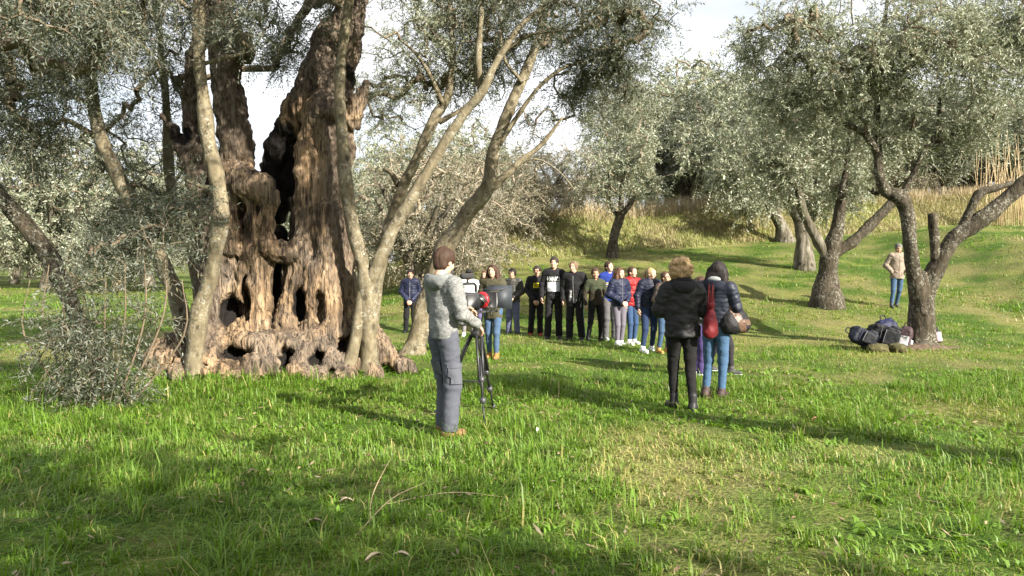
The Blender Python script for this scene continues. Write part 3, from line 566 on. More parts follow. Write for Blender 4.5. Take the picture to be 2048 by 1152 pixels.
olive('forked young olive with two fused legs right of the ancient trunk', 11.5, [([(738, 752), (738, 690), (737, 620), (734, 560), (735, 540)], [26, 24, 26, 29, 20]), ([(692, 752), (708, 690), (722, 620), (731, 560)], [17, 15, 17, 18], [11.35, 11.4, 11.45, 11.5]), ([(734, 575), (727, 535), (702, 440), (690, 340), (683, 250), (680, 150), (690, 60), (706, -40), (722, -160)], [22, 19, 18, 18.5, 16, 14, 13, 11, 7]), ([(738, 575), (752, 538), (786, 460), (830, 385), (880, 300), (930, 225), (966, 180), (1000, 112), (1048, 45), (1110, 0), (1200, -60)], [19, 17, 16, 15, 14, 13, 12, 9, 8, 7, 4]), ([(963, 184), (957, 120), (961, 50), (966, -60)], [10, 9, 8, 5]), ([(1000, 110), (1060, 70), (1150, 60), (1230, 40)], [4, 3.5, 3, 2])],
      [(690, -360, 6.2, 1.4, 1.2, .6, 110), (1090, -310, 7.7, 1.7, 1.4, .75, 210), (900, -420, 8.7, 1.6, 1.2, .9, 170), (1265, 40, 11.3, 1.25, 1.1, .9, 140), (1180, 150, 11.6, .7, .8, .5, 90), (1010, -70, 11.5, 1.5, 1.2, .7, 130), (760, -90, 11.2, 1.2, 1., .7, 90)], hs=0.74, seed=5, droop=.4)  # nearest masses, above the view, added to shade the ancient trunk and left shrub
olive('pale grey young olive rising behind the forked one', 14.4, [([(745, 722), (745, 640), (760, 530), (780, 450), (800, 388), (836, 310), (870, 235), (896, 190), (905, 100), (900, 20), (905, -90)], [18, 17, 16, 16, 15, 13, 12, 10, 8, 7, 4]), ([(885, 208), (860, 150), (830, 105), (800, 80)], [7, 5, 4, 2]), ([(797, 372), (783, 347), (768, 338)], [7, 6, 5]), ([(878, 245), (930, 215), (965, 190)], [7, 5, 3])],
      [(860, 60, 14.8, 1.9, 1.4, 1.2, 230), (780, 200, 15, .9, .8, .8, 90), (960, 150, 15, 1., .9, .8, 80)], hs=0.78, seed=6, bm=M_STEM, lm=M_LEAFP, droop=.4)
olive('leaning olive whose foot stands behind the cameraman', 14.0, [([(826, 716), (836, 672), (858, 590), (890, 500), (940, 420), (978, 368), (986, 310), (1005, 250), (1045, 160), (1075, 80), (1090, 0), (1102, -110)], [33, 26, 24, 24, 22, 19, 15, 13, 12, 11, 10, 6]), ([(972, 385), (1010, 352), (1042, 322), (1082, 290), (1125, 235)], [13, 10, 8, 6, 3]), ([(998, 290), (1030, 240), (1080, 172), (1140, 130), (1200, 122)], [7, 6, 5, 4, 2]), ([(1040, 322), (1080, 320), (1120, 345), (1150, 380)], [3, 2.5, 2, 1.2]), ([(1045, 165), (1010, 120), (1000, 60)], [5, 4, 2])],
      [(1100, 20, 14.4, 1.7, 1.4, 1.1, 190), (1230, 190, 14.8, 1.0, 1., .6, 70), (960, 60, 14.6, 1.2, 1., 1., 70), (1060, 250, 14.6, .6, .6, .5, 18)], hs=0.78, seed=7, droop=.5)
# leafy suckers hanging and standing in the left foreground
sh = thing('olive_shrub', 'dark leafy olive shrub of thin suckers in the left foreground', 'shrub', G(215, 9.0)); so_ = np.array(sh.location); g = np.random.default_rng(60)
st = []
for i in range(9):
    a = P(150 + 14 * i, 830, 9.0 + .06 * (i % 3)); b_ = P(60 + 38 * i, 560 - 30 * (i % 4), 8.8 + .1 * (i % 4)); a[2] = -.03
    V, F = tube(np.array([a, (a + b_) / 2 + [.08 * (i - 4), 0, .1], b_]) - so_, [.014, .011, .005], 6, .15); mk('stem', V, F, M_TWIG, sh); st.append(spline(np.array([a, (a + b_) / 2, b_]) - so_, [1, 1, 1], .12)[0])
E_ = [(P(px, py, d_) - so_, r, n_) for px, py, d_, r, n_ in ((185, 720, 9, (.65, .5, .42), 50), (120, 660, 8.8, (.5, .4, .35), 26), (160, 560, 8.9, (.55, .4, .5), 26), (270, 480, 9.2, (.6, .4, .5), 46), (320, 390, 9.6, (.55, .4, .45), 45), (200, 790, 9, (.6, .4, .15), 22), (320, 610, 9.3, (.3, .3, .35), 10))]
crown(sh, np.vstack(st), E_, (.066, .0135), 5, 17, g, M_LEAF, droop=.3, shoot=.42, twr=.0035)

# ---------------------------------------------------------------- orchard trees on the slope
olive('thick dark olive with a cut stub and backpacks at its foot', 15.3, [([(1840, 700), (1842, 670), (1843, 620), (1838, 575), (1834, 550)], [40, 30, 27, 29, 26], None), ][:0] + [([(1842, 705), (1842, 665), (1843, 615), (1842, 570), (1848, 545)], [44, 32, 29, 27, 17]), ([(1840, 630), (1836, 585), (1826, 535), (1818, 470), (1814, 425), (1800, 395), (1772, 382), (1759, 350), (1755, 310), (1738, 280), (1722, 262), (1690, 248), (1668, 240), (1652, 212), (1622, 172), (1573, 164)], [20, 22, 19, 17, 17, 19, 16, 12, 10, 9, 8, 7.5, 7, 6, 4, 2.5]), ([(1843, 630), (1852, 580), (1875, 535), (1905, 480), (1950, 448), (2000, 410), (2060, 355), (2150, 280)], [20, 24, 23, 22, 21, 19, 17, 13]), ([(1872, 520), (1868, 480), (1866, 428)], [13, 13, 12]), ([(1920, 462), (1945, 410), (1962, 385), (2000, 374), (2025, 366)], [11, 11, 11, 9, 7]), ([(1662, 236), (1640, 200), (1625, 160), (1598, 106), (1560, 40)], [6, 5, 4, 3, 2]), ([(1756, 330), (1754, 260), (1756, 180), (1765, 80), (1775, 0)], [10, 9, 8, 6, 4]), ([(1800, 400), (1830, 340), (1850, 300), (1875, 260), (1880, 190)], [9, 8, 8, 6, 4]), ([(1855, 300), (1900, 270), (1960, 230)], [5, 4, 3])],
      [(1700, 110, 15, 1.7, 1.5, 1.2, 260), (1880, 90, 14.6, 1.6, 1.4, 1.1, 240), (1590, 200, 15.2, .9, .9, .8, 90), (1780, 280, 15.6, .9, .8, .6, 80), (2080, 120, 14.8, 1.5, 1.2, 1.2, 150), (1990, 30, 14.5, 1.1, 1., .7, 120), (1555, 90, 15.2, .8, .8, .7, 70), (1920, 250, 15.4, .9, .8, .6, 80)], hs=0.76, flare=1.2, seed=12, bm=M_STEMD, lm=M_LEAFP, leaf=(.07, .019), droop=.35, lump=.2, nseg=14)
olive('olive with pale left limb and mossy right limb on the slope', 21.5, [([(1655, 585), (1657, 540), (1664, 500), (1675, 460), (1680, 420), (1692, 340), (1700, 260)], [33, 25, 21, 18, 15, 9, 5]), ([(1655, 520), (1625, 462), (1605, 420), (1590, 370), (1545, 330)], [13, 11, 10, 8, 5], [21.5, 21.4, 21.3, 21.2, 21], M_PALE), ([(1664, 510), (1700, 487), (1740, 450), (1785, 405), (1812, 378)], [15, 13, 12, 11, 8])],
      [(1660, 250, 21.5, 2.2, 1.8, 1.5, 260), (1560, 330, 21, 1.1, 1., .9, 90), (1690, 390, 21.8, .7, .7, .6, 50)], hs=0.84, seed=13, bm=M_STEMD, lm=M_LEAFP, leaf=(.10, .030), ns=5, nl=16, droop=.3, shoot=.45, nseg=12, lump=.22)
olive('stout hollow footed olive further up the slope behind the pale limbed one', 28, [([(1612, 520), (1606, 475), (1598, 435), (1575, 405), (1550, 370)], [22, 17, 14, 10, 6]), ([(1605, 460), (1640, 400), (1630, 340), (1600, 310)], [10, 9, 7, 4])], [(1590, 290, 28, 2.6, 2., 1.8, 270), (1480, 350, 27.5, 1.3, 1, 1., 110), (1640, 400, 28, .9, .8, .7, 50)], hs=0.85, seed=14, bm=M_PALE, lm=M_LEAFP, leaf=(.13, .042), ns=5, nl=14, droop=.3, shoot=.5, nseg=10, lump=.22)
olive('grey leaning olive at the foot of the bank', 36, [([(1572, 484), (1560, 450), (1544, 415), (1532, 392), (1515, 350)], [17, 13, 12, 10, 5]), ([(1548, 425), (1585, 395), (1600, 350)], [8, 6, 4])], [(1470, 310, 36, 2.8, 2.3, 2., 210), (1560, 240, 36, 2.2, 2., 1.8, 150), (1490, 400, 35, 1.5, 1.3, .7, 90)], hs=0.85, seed=15, bm=M_PALE, lm=M_LEAFP, leaf=(.16, .055), ns=5, nl=14, droop=.3, shoot=.6, nseg=10, lump=.2)
olive('small olive with mossy fork standing alone before the bank', 31, [([(1224, 508), (1228, 470), (1238, 438), (1243, 425)], [13, 11, 10, 9]), ([(1238, 440), (1220, 405), (1218, 375), (1217, 340)], [6, 5, 4, 2]), ([(1242, 430), (1243, 390), (1246, 345)], [7, 6, 3]), ([(1240, 436), (1262, 405), (1270, 380), (1290, 340)], [7, 6, 5, 3])],
      [(1245, 330, 31, 2.1, 1.8, 1.5, 190), (1240, 230, 31.5, 1.8, 1.5, 1.3, 110)], hs=0.85, seed=16, bm=M_STEMD, lm=M_LEAFP, leaf=(.13, .036), ns=5, nl=14, droop=.25, shoot=.55, nseg=10, mtw=M_TWIGG)
# ---------------------------------------------------------------- orchard and wood beyond, every tree a copy of one of five
def variant(seed, H, R, lm, bm, leaf, N, brush=False):
    g = np.random.default_rng(seed); parts = []; sk = []; th = H * (.10 if brush else .17); lean = g.normal(0, .15, 2)
    top = np.array([lean[0], lean[1], th]); p = [np.zeros(3) - [0, 0, .3], top * .5, top]; V, F = tube(p, [R * .13, R * .1, R * .085], 9, .25, .25); parts.append(('trunk', V, F, bm)); 
    for i in range(4 + 3 * brush):
        a = i * 6.283 / (4 + 3 * brush) + g.normal(0, .3); e = np.array([math.cos(a) * R * .55, math.sin(a) * R * .55, H * (.5 + .2 * g.random())]); q = [top * .92, top * .5 + e * .45 + [0, 0, .1], e]
        V, F = tube(q, [R * .06, R * .045, R * .02], 7, .35, .15); parts.append(('limb', V, F, bm)); sk.append(spline(np.array(q), [1, 1, 1], .4)[0])
    E_ = [(np.array([0, 0, H * .68]), (R * .8, R * .8, H * .28), N // 3)] + [(np.array([math.cos(a) * R * .55, math.sin(a) * R * .55, H * (.33 + .2 * g.random()) * (.8 if brush else 1)]), (R * .6, R * .6, H * .2), N // 6) for a in g.random(4) * 1.5 + np.arange(4) * 1.57]
    return parts, np.vstack(sk), E_, leaf, lm, g
M_FAR = []
def bgtree(kind, loc, sc, rz, label, group):
    r = thing('olive_tree', label, 'olive tree', loc, rz, group); r.scale = (sc, sc, sc)
    if kind not in PROTO:
        parts, sk, E_, leaf, lm, g, kw = VAR[kind]; PROTO[kind] = []
        for nm, V, F, mt in parts: PROTO[kind].append(mk(nm, V, F, mt, r))
        n0 = set(bpy.data.objects); crown(r, sk, E_, leaf, 5, 14, g, lm, shoot=.6, **kw); PROTO[kind] += [o_ for o_ in bpy.data.objects if o_ not in n0]
    else:
        for p_ in PROTO[kind]: c_ = p_.copy(); COL.objects.link(c_); c_.parent = r
    return r
PROTO = {}
VAR = {'a': (*variant(101, 6.5, 2.9, M_LEAFP, M_PALE, (.17, .058), 360), dict(droop=.3, twr=.012)), 'b': (*variant(102, 7.5, 3.2, M_LEAFP, M_PALE, (.17, .058), 380), dict(droop=.4, twr=.012)), 'c': (*variant(103, 5.6, 3.0, M_LEAFP, M_STEM, (.17, .055), 340), dict(droop=.25, twr=.012)),
       'd': (*variant(104, 5.0, 2.8, M_BRUSH, M_PALE, (.13, .034), 330, True), dict(droop=.45, twr=.011, mtw=M_TWIGG, yellow=.25)), 'e': (*variant(105, 7.0, 3.0, M_LEAF, M_STEMD, (.17, .06), 380), dict(droop=.3, twr=.012))}
FARL = [('a', -130, 38, 1., 'pale olive tree at the far left edge of the clearing'), ('b', 28, 62, 1.05, 'distant olive with thin pale trunk on the flat grass at far left'), ('c', 150, 52, 1.1, 'silvery olive beyond the leaning dark trunk'), ('a', 262, 66, 1.2, 'distant olive seen behind the left foreground shrub'), ('b', 345, 46, .95, 'olive behind the slender grey stem'), ('c', 60, 84, 1.3, 'olive in the farthest row on the left'), ('c', 470, 60, 1.1, 'olive hidden behind the left bole of the ancient tree'), ('a', 575, 52, 1., 'olive seen through the cleft of the ancient trunk'), ('b', 660, 44, 1., 'olive behind the right bole of the ancient tree'), ('b', 190, 100, 1.5, 'tall olive in the far line of trees at left'), ('a', -20, 104, 1.5, 'far olive closing the view at the left'), ('d', 100, 74, 1.6, 'low bushy olive on the far flat grass at left'), ('d', 330, 84, 1.8, 'bushy far olive behind the pale leaning stem'), ('d', -60, 60, 1.5, 'bushy olive at the far left margin'), ('d', 520, 78, 1.7, 'far bush seen through the ancient trunk'), ('d', 700, 60, 1.5, 'far bush behind the fork of the young olive'), ('c', 240, 44, 1., 'pale low olive behind the left foreground shrub'), ('b', 95, 50, 1.5, 'tall silvery olive filling the sky behind the dark leaning trunk'), ('a', 300, 56, 1.6, 'tall olive filling the gap behind the pale leaning stem')]
FARM = [('c', 735, 33, .9, 'silvery olive right behind the forked young olive'), ('d', 835, 25, 1.0, 'twiggy brown olive bush behind the leaning olive'), ('d', 915, 27.5, .9, 'low brushy olive behind the presenter'), ('d', 985, 32, .82, 'dry twiggy bush left of the stacked pale trunks'), ('b', 800, 38, 1., 'tall silvery olive above the brown bushes'), ('a', 930, 44, 1.0, 'olive beyond the brown bushes in the centre'), ('d', 1078, 34, .72, 'pale leafless looking bush below the gap of sky'), ('d', 1150, 37, .72, 'dry bush on the bank left of the small lone olive'), ('c', 1020, 55, .9, 'far olive left of the gap of sky')]
FARR = [('b', 1300, 46, 1.2, 'olive above the crest of the bank behind the small lone olive'), ('e', 1375, 42, .95, 'dark trunked olive on top of the bank in the middle'), ('a', 1440, 48, 1.15, 'silvery olive on the bank beside the dark trunked one'), ('b', 1500, 56, 1.6, 'tall olive in the wood over the bank'), ('e', 1560, 50, 1.05, 'dark olive behind the grey leaning one'), ('c', 1640, 52, 1.3, 'broad olive in the wood behind the pale limbed olive'), ('b', 1710, 47, 1.1, 'olive on the bank above the walking man'), ('a', 1790, 55, 1.3, 'tall olive behind the thick dark olive'), ('e', 1870, 50, 1.05, 'dark evergreen olive beside the dry canes'), ('b', 1960, 58, 1.3, 'olive behind the dry canes'), ('c', 2050, 52, 1.2, 'olive at the right edge on the bank'), ('a', 1400, 66, 1.95, 'far tall olive in the wood, left end'), ('b', 1590, 70, 1.6, 'far tall olive in the middle of the wood'), ('a', 1750, 72, 1.7, 'far tall olive in the wood above the walking man'), ('c', 1900, 74, 1.9, 'far broad olive in the wood at right'), ('b', 2090, 72, 1.7, 'far tall olive in the wood, right end'), ('e', 1475, 40, .8, 'low dark olive at the foot of the wood')] + [('d' if i % 2 else 'c', px, D, sc, lab) for i, (px, D, sc, lab) in enumerate(((1260, 56, 1.1, 'low bush behind the crown of the small lone olive'), (1345, 52, 1.1, 'low bush at the left end of the wood'), (1420, 60, 1.4, 'bush in the wood beside the dark trunked olive'), (1530, 64, 1.5, 'bush deep in the middle of the wood'), (1620, 62, 1.5, 'bush behind the stout hollow footed olive'), (1690, 60, 1.4, 'bush in the wood left of the walking man'), (1760, 64, 1.6, 'bush deep in the wood above the walking man'), (1840, 58, 1.3, 'bush behind the cut stub'), (1930, 66, 1.6, 'bush left of the dry canes'), (2000, 64, 1.6, 'bush behind the dry canes'), (2100, 60, 1.5, 'bush at the right end of the wood'), (1810, 50, .8, 'small pale bush on the crest right of the walking man'), (1875, 52, .85, 'small bush on the crest above the cut stub'), (1945, 54, .9, 'small bush on the crest beside the dry canes'), (1330, 44, .7, 'small bush on the crest right of the small lone olive'), (1740, 52, .8, 'small bush on the crest above the mossy limb')))]
for lst, grp in ((FARL, 'far olives left of the ancient tree'), (FARM, 'bushes and olives in the middle distance'), (FARR, 'olive wood above the bank')):
    for i, (kd, px, D, sc, lab) in enumerate(lst): bgtree(kd, G(px, D), sc, i * 2.1 + px, lab, grp)
# olives standing behind the camera, whose shade dapples the foreground
for kd, xy, sc, lab in (('b', (3.9, -2.4), .95, 'olive behind the viewer casting shade on the left foreground'), ('c', (.2, -6.0), 1.05, 'second olive behind the viewer, straight back')):
    bgtree(kd, (xy[0], xy[1], float(hgt(*xy))), sc, 1.3, lab, 'olives behind the viewer')
# dry canes at the right
cn = thing('dry_canes', 'clump of tall dry tan canes at the right edge above the bank', 'canes', G(2010, 42)); g = np.random.default_rng(70); acc = MB()
for i in range(70):
    x, y = g.normal(0, .7), g.normal(0, .6); h_ = 2.6 + 2.6 * g.random(); lx, ly = g.normal(0, .3, 2)
    V, F = tube([[x, y, -.1], [x + lx * .4, y, h_ * .5], [x + lx, y + ly, h_]], [.016, .014, .006], 5); acc.add(V, F)
acc.build('cane_stems', plain((.48, .36, .2), .7), cn)['kind'] = 'stuff'

# a bare tall olive right of the frame; its trunk throws the long band of shadow
bare = olive('tall bare trunked olive right of the view casting the long shadow band', 4.0, [([(3460, 1150), (3500, 500), (3450, -300), (3560, -900)], [105, 90, 80, 55])], [(3560, -900, 4.0, .8, .8, .7, 60), (3300, -700, 4.4, .5, .5, .4, 25)], seed=33, bm=M_STEMD)
# ---------------------------------------------------------------- people
SKINS = {'f': (.58, .36, .26), 'm': (.50, .30, .21), 'd': (.42, .25, .17)}
def skinmat(k):
    key = ('skin', k)
    if key in _mats: return _mats[key]
    m, n, l, b = newmat('skin'); c = SKINS[k]; f = noise(n, l, 30, 3); l.new(ramp(n, l, f, [(.3, sc3(c, .88)), (.7, sc3(c, 1.1))]), b.inputs['Base Color']); b.inputs['Roughness'].default_value = .5; b.inputs['Specular IOR Level'].default_value = .35
    b.inputs['Subsurface Weight'].default_value = .12; b.inputs['Subsurface Radius'].default_value = (.02, .008, .004); b.inputs['Subsurface Scale'].default_value = .5; _mats[key] = m; return m
def hairmat(c):
    key = ('hair', c)
    if key in _mats: return _mats[key]
    m, n, l, b = newmat('hair'); f = noise(n, l, 55, 5, sc=(1, 1, .22), dist=.3); l.new(ramp(n, l, f, [(.3, sc3(c, .65)), (.55, c), (.75, sc3(c, 1.35))]), b.inputs['Base Color']); b.inputs['Roughness'].default_value = .65; b.inputs['Specular IOR Level'].default_value = .25; bump(n, l, b, f, .8, .008); _mats[key] = m; return m
EYE = plain((.02, .015, .012), .25); LIP = plain((.42, .17, .14), .5)
def mp_(p, k): return np.array([p[0] * k, p[1], p[2]])
ARMS = {'down': ((.25, .03, 1.13), (.255, -.05, .89)), 'clasp': ((.255, .03, 1.12), (.075, -.19, .985)), 'low': ((.25, .03, 1.12), (.07, -.17, .90)), 'pocket': ((.285, .07, 1.13), (.195, -.11, .965)), 'cross': ((.25, -.03, 1.14), (.0, -.19, 1.14)), 'back': ((.25, .09, 1.13), (.12, .18, .97)), 'chest': ((.24, -.02, 1.13), (.10, -.22, 1.16))}
def hand(mb, wr, d, nrm, m=0, curl=.5, thumb=1):
    d = d / np.linalg.norm(d); nrm = nrm - d * (nrm @ d); nrm /= np.linalg.norm(nrm); s = np.cross(d, nrm) * thumb
    S = SDF(wr - .2, wr + .2, .0065); c = wr + d * .05
    S.cap(wr - d * .05, wr, .026, .024, .02); S.cap(wr + d * .01, wr + d * .075, .026, .032, .02, flat=(nrm, .5))
    for i, (o, L) in enumerate(((-.029, .062), (-.01, .072), (.010, .068), (.028, .052))):
        b0 = wr + d * .085 - s * o; d1 = d * math.cos(curl * .7) + nrm * math.sin(curl * .7); b1 = b0 + d1 * L * .52; d2 = d * math.cos(curl * 1.6) + nrm * math.sin(curl * 1.6); b2 = b1 + d2 * L * .55
        S.chain([b0 - d * .012, b1, b2], [.0095, .0085, .007], .006)
    t0 = wr + d * .028 + s * .024; t1 = t0 + d * .034 + s * .026 + nrm * .01; t2 = t1 + d * .03 + s * .004 + nrm * .014
    S.chain([t0, t1, t2], [.013, .0105, .008], .01); V, Q = S.mesh(); mb.add(V, Q, m)
def disp(V, Q, amp, fr, seed):
    if not amp: return V
    return V + vnorm(V, Q) * (amp * fbm(V * fr + seed, 3))[:, None]
def person(label, px, D, H, rot, top, legs, feet, hair, skin='f', arms=('down', 'down'), stance=((.10, 0), (.10, 0)), turn=0, tilt=0, seed=0, group=None, h=.0145, headk=1., wide=1., bend=0., glasses=False, extras=None, yaw=(0, 0), base=None):
    """a standing person facing rot (0 = towards the viewer, positive turns to the viewer's left). Built 1.70 m tall, then scaled."""
    o = G(px, D) if base is None else Vector(base); o.z -= .015
    root = thing('person', label, 'person', o, rad(rot), group); k = H / 1.7; root.scale = (k, k, k); rs = np.random.default_rng(seed); root.rotation_euler = (0, rad(rs.normal(0, 1.3)), rad(rot + rs.normal(0, 5))); turn = turn + rs.normal(0, 7); tilt = tilt + rs.normal(0, 3); stance = tuple((a_ + abs(rs.normal(0, .02)), b_ + rs.normal(0, .035)) for a_, b_ in stance)
    sh = np.array([0, -bend, 0.])                                    # lean of the upper body
    hips = [np.array([sx * .085 * wide, 0, .88]) for sx in (-1, 1)]; ank = [np.array([sx * st[0], st[1], .085]) for sx, st in zip((-1, 1), stance)]
    knee = [hp * .5 + an * .5 + [0, -.035 - .02 * abs(an[1]) * 8, -.01] for hp, an in zip(hips, ank)]
    shl = [np.array([sx * .172 * wide, .01, 1.385]) + sh for sx in (-1, 1)]; AR = []
    for i, sx in enumerate((-1, 1)):
        a = arms[i]
        if isinstance(a, str): e, w = ARMS[a]; e, w = np.array([sx * e[0] * wide, e[1], e[2]]) + sh * .6, np.array([sx * w[0] * wide, w[1], w[2]]) + sh * .5
        else: e, w = np.array(a[0], float), np.array(a[1], float)
        AR.append((shl[i], e, w))
    tk, sk = top, skinmat(skin); hc = np.array([0, -.012, 1.585]) + sh * 1.25; ct, st_ = math.cos(rad(turn)), math.sin(rad(turn)); tl = rad(tilt)
    RH = np.array([[ct, -st_, 0], [st_, ct, 0], [0, 0, 1]]) @ np.array([[1, 0, 0], [0, math.cos(tl), -math.sin(tl)], [0, math.sin(tl), math.cos(tl)]])
    # ---- body: head, neck, limbs, hands as one mesh
    B = MB(); S = SDF((-.5, -.42, .05), (.5, .36, 1.5), .022)
    S.cap((0, 0, .95), np.array([0, 0, 1.3]) + sh, .11, .12, .05, flat=((0, 1, 0), .7)); S.cap(np.array([0, .015, 1.38]) + sh, hc - [0, -.02, .05], .05, .048, .03)
    for i in (0, 1):
        S.chain([hips[i], knee[i], ank[i]], [.065, .045, .035], .03); S.chain(list(AR[i]), [.042, .036, .026], .03)
    V, Q = S.mesh(); B.add(V, Q, 0)
    S = SDF((-.17, -.2, -.2), (.17, .18, .17), .0075); K = headk
    S.ell((0, .012, .022), (.073, .09, .086), .02).ell((0, -.022, -.045), (.053, .062, .062), .03).ell((0, -.058, -.088), (.022, .02, .018), .025).ell((0, -.05, .03), (.058, .04, .05), .03)
    for sx in (-1, 1): S.ell((sx * .034, -.062, -.03), (.022, .022, .024), .02); S.ell((sx * .073, .012, -.012), (.009, .018, .028), .008); S.ell((sx * .029, -.098, .006), (.019, .02, .012), .012, True)
    S.cap((0, -.082, .012), (0, -.104, -.026), .009, .0135, .012); S.ell((0, -.083, -.055), (.02, .012, .009), .008); S.cap((0, .02, -.05), (0, .03, -.17), .05, .05, .03)
    V, Q = S.mesh(); B.add((V * K) @ RH.T + hc, Q, 0)
    for sx in (-1, 1):
        V, F = tube(np.array([[sx * .029 - .010, -.077, .006], [sx * .029, -.0805, .008], [sx * .029 + .010, -.077, .006]]), [.003, .0062, .003], 6); B.add((V * K) @ RH.T + hc, F, 1)
        V, F = tube(np.array([[sx * .029 - .016, -.083, .024], [sx * .029, -.0885, .029], [sx * .029 + .016, -.081, .025]]), [.002, .0034, .002], 5); B.add((V * K) @ RH.T + hc, F, 2)
    V, F = tube(np.array([[-.022, -.083, -.053], [0, -.0945, -.055], [.022, -.083, -.053]]), [.002, .0055, .002], 6); B.add((V * K) @ RH.T + hc, F, 3)
    for i in (0, 1):
        s0, e, w = AR[i]; d = w - e; d /= np.linalg.norm(d); dd = d + (np.array([0, 0, -.35]) if arms[i] not in ('chest', 'cross') else 0)
        if arms[i] != 'pocket': hand(B, w + d * .012, dd, np.array([(1 if i == 0 else -1) * .8, .25, .1]) if w[2] < .95 and abs(w[0]) > .15 else np.array([(1 if i == 0 else -1) * .35, .8, -.3]), 0, .6, 1 if i == 0 else -1)
    hm = hairmat(hair[1]); B.build('body', [sk, EYE, hm, LIP], root)
    if glasses:
        G_ = MB()
        for sx in (-1, 1):
            a_ = np.linspace(0, 2 * np.pi, 13); q = np.stack([sx * .031 + .024 * np.cos(a_), -.097 + 0 * a_, .004 + .017 * np.sin(a_)], -1); V, F = tube(q, .0034, 5); G_.add(V, F); V, F = tube([[sx * .054, -.095, .008], [sx * .076, .0, .0]], .003, 5); G_.add(V, F)
        for v in range(len(G_.V)): G_.V[v] = (G_.V[v] * K) @ RH.T + hc
        G_.build('glasses', plain((.03, .015, .02), .3), root)
    # ---- hair
    st = hair[0]; S = SDF((-.24, -.2, -.5), (.24, .30, .22), .0085)
    if st in ('short', 'bowl', 'pony', 'bun', 'cap'):
        gr = .008 if st in ('pony', 'bun') else .016; S.ell((0, .018, .034), (.076 + gr, .092 + gr, .086 + gr), .02)
        if st == 'bowl': S.ell((0, .02, .0), (.09, .095, .085), .02)
        else: S.ell((0, .05, -.03), (.07, .06, .07), .02)
        S.ell((0, -.115, -.055 if st == 'bowl' else -.04), (.075, .085, .072 if st == 'bowl' else .085), .015, True); S.cut(2, -.085 if st != 'bowl' else -.06)
        if st != 'bowl': 
            for sx in (-1, 1): S.ell((sx * .085, -.02, -.045), (.03, .05, .055), .01, True)
        if st == 'pony': S.ell((0, .115, .05), (.03, .03, .03), .02).chain([(0, .12, .05), (0, .165, .0), (0, .155, -.10), (0, .135, -.17)], [.026, .036, .03, .012], .02)
    elif st in ('long', 'bob'):
        zl = -.34 if st == 'long' else -.055; S.ell((0, .016, .032), (.092, .108, .098), .02)
        for x in (-.075, -.04, 0, .04, .075): S.chain([(x, .05, 0), (x * 1.25, .085, -.12), (x * 1.35, .09, zl)], [.05, .045, .026], .03)
        for sx in (-1, 1): S.chain([(sx * .07, .0, .02), (sx * .092, -.01, -.09), (sx * .10, -.035, zl + .03)], [.034, .034, .018], .03)
        S.ell((0, -.12, -.03), (.062, .09, .095), .02, True)
    elif st == 'curly':
        S.ell((0, .025, .03), (.115, .12, .105), .02); S.ell((0, .05, -.04), (.118, .10, .085), .03)
        for q in range(150):
            v = rs.normal(0, 1, 3); v /= np.linalg.norm(v); 
            if v[1] < -.55 or v[2] < -.75: continue
            S.ell(np.array([0, .03, .015]) + v * [.12, .122, .118], .018 + .016 * rs.random(), .006)
        S.ell((0, -.15, -.05), (.07, .09, .09), .02, True)
    V, Q = S.mesh(); V = disp(V, Q, .013 if st == 'curly' else .0065, np.array([22, 22, 22]) if st == 'curly' else np.array([26, 26, 9]), seed); mk('hair', (V * K) @ RH.T + hc, [Q], hm, root)
    if st == 'cap':
        C_ = MB(); S = SDF((-.14, -.22, -.02), (.14, .16, .16), .009); S.ell((0, .012, .05), (.094, .11, .078), .02).cut(2, .038); S.ell((0, -.11, .046), (.07, .08, .012), .02); V, Q = S.mesh(); mk('cap', (V * K) @ RH.T + hc, [Q], cloth((.015, .015, .017)), root)
    # ---- top garment
    sty, z0, bulk = tk['style'], tk.get('z0', .84), tk.get('bulk', 0.) ; rp = tk.get('rip')
    S = SDF((-.56, -.5, z0 - .05), (.56, .42, 1.62), h); rz_ = (rp[0], rp[1], 0.) if rp else None; ra_ = (rp[0] * .8, rp[1], None) if rp else None
    fl = ((0, 1, 0), .68); wf = wide
    S.cap((0, .0, z0 + .06), np.array([0, 0, 1.10]) + sh * .4, (.158 + bulk) * wf, (.155 + bulk) * wf, .04, flat=fl, rip=rz_); S.cap(np.array([0, 0, 1.10]) + sh * .4, np.array([0, .0, 1.31]) + sh, (.155 + bulk) * wf, (.165 + bulk * .8) * wf, .04, flat=fl, rip=rz_)
    S.cap((0, 0, z0 - .05), (0, 0, z0 + .1), (.158 + bulk) * wf, (.158 + bulk) * wf, .03, flat=fl, rip=rz_); S.cut(2, z0)
    S.cap(shl[0] * [.72, 1, 1] + [0, .0, .0], shl[1] * [.72, 1, 1], .082 + bulk * .5, .082 + bulk * .5, .06); S.cap(np.array([0, .015, 1.36]) + sh, np.array([0, .0, 1.46]) + sh, .085, .062, .05)
    for i in (0, 1):
        s0, e, w = AR[i]; q = tk.get('sleeve', 1.); S.cap(s0, e, (.070 + bulk * .75) * q, (.058 + bulk * .6) * q, .03, rip=ra_); S.cap(e, w, (.058 + bulk * .6) * q, (.043 + bulk * .4) * q, .025, rip=ra_)
    S.cap(np.array([0, -.01, 1.36]) + sh, np.array([0, -.035, 1.56]) + sh, .046, .056, .015, True)
    col = tk['col']; V, Q = S.mesh(); V = disp(V, Q, tk.get('wr', .007), np.array([9, 9, 14]), seed + 3); V = V + vnorm(V, Q) * (tk.get('wr', .007) * .8 * (.4 - np.abs(fbm((V + .06 * np.stack([vnoise(V * 6), vnoise(V * 6 + 9), vnoise(V * 6 + 5)], -1)) * [9, 9, 17] + seed, 2))))[:, None]
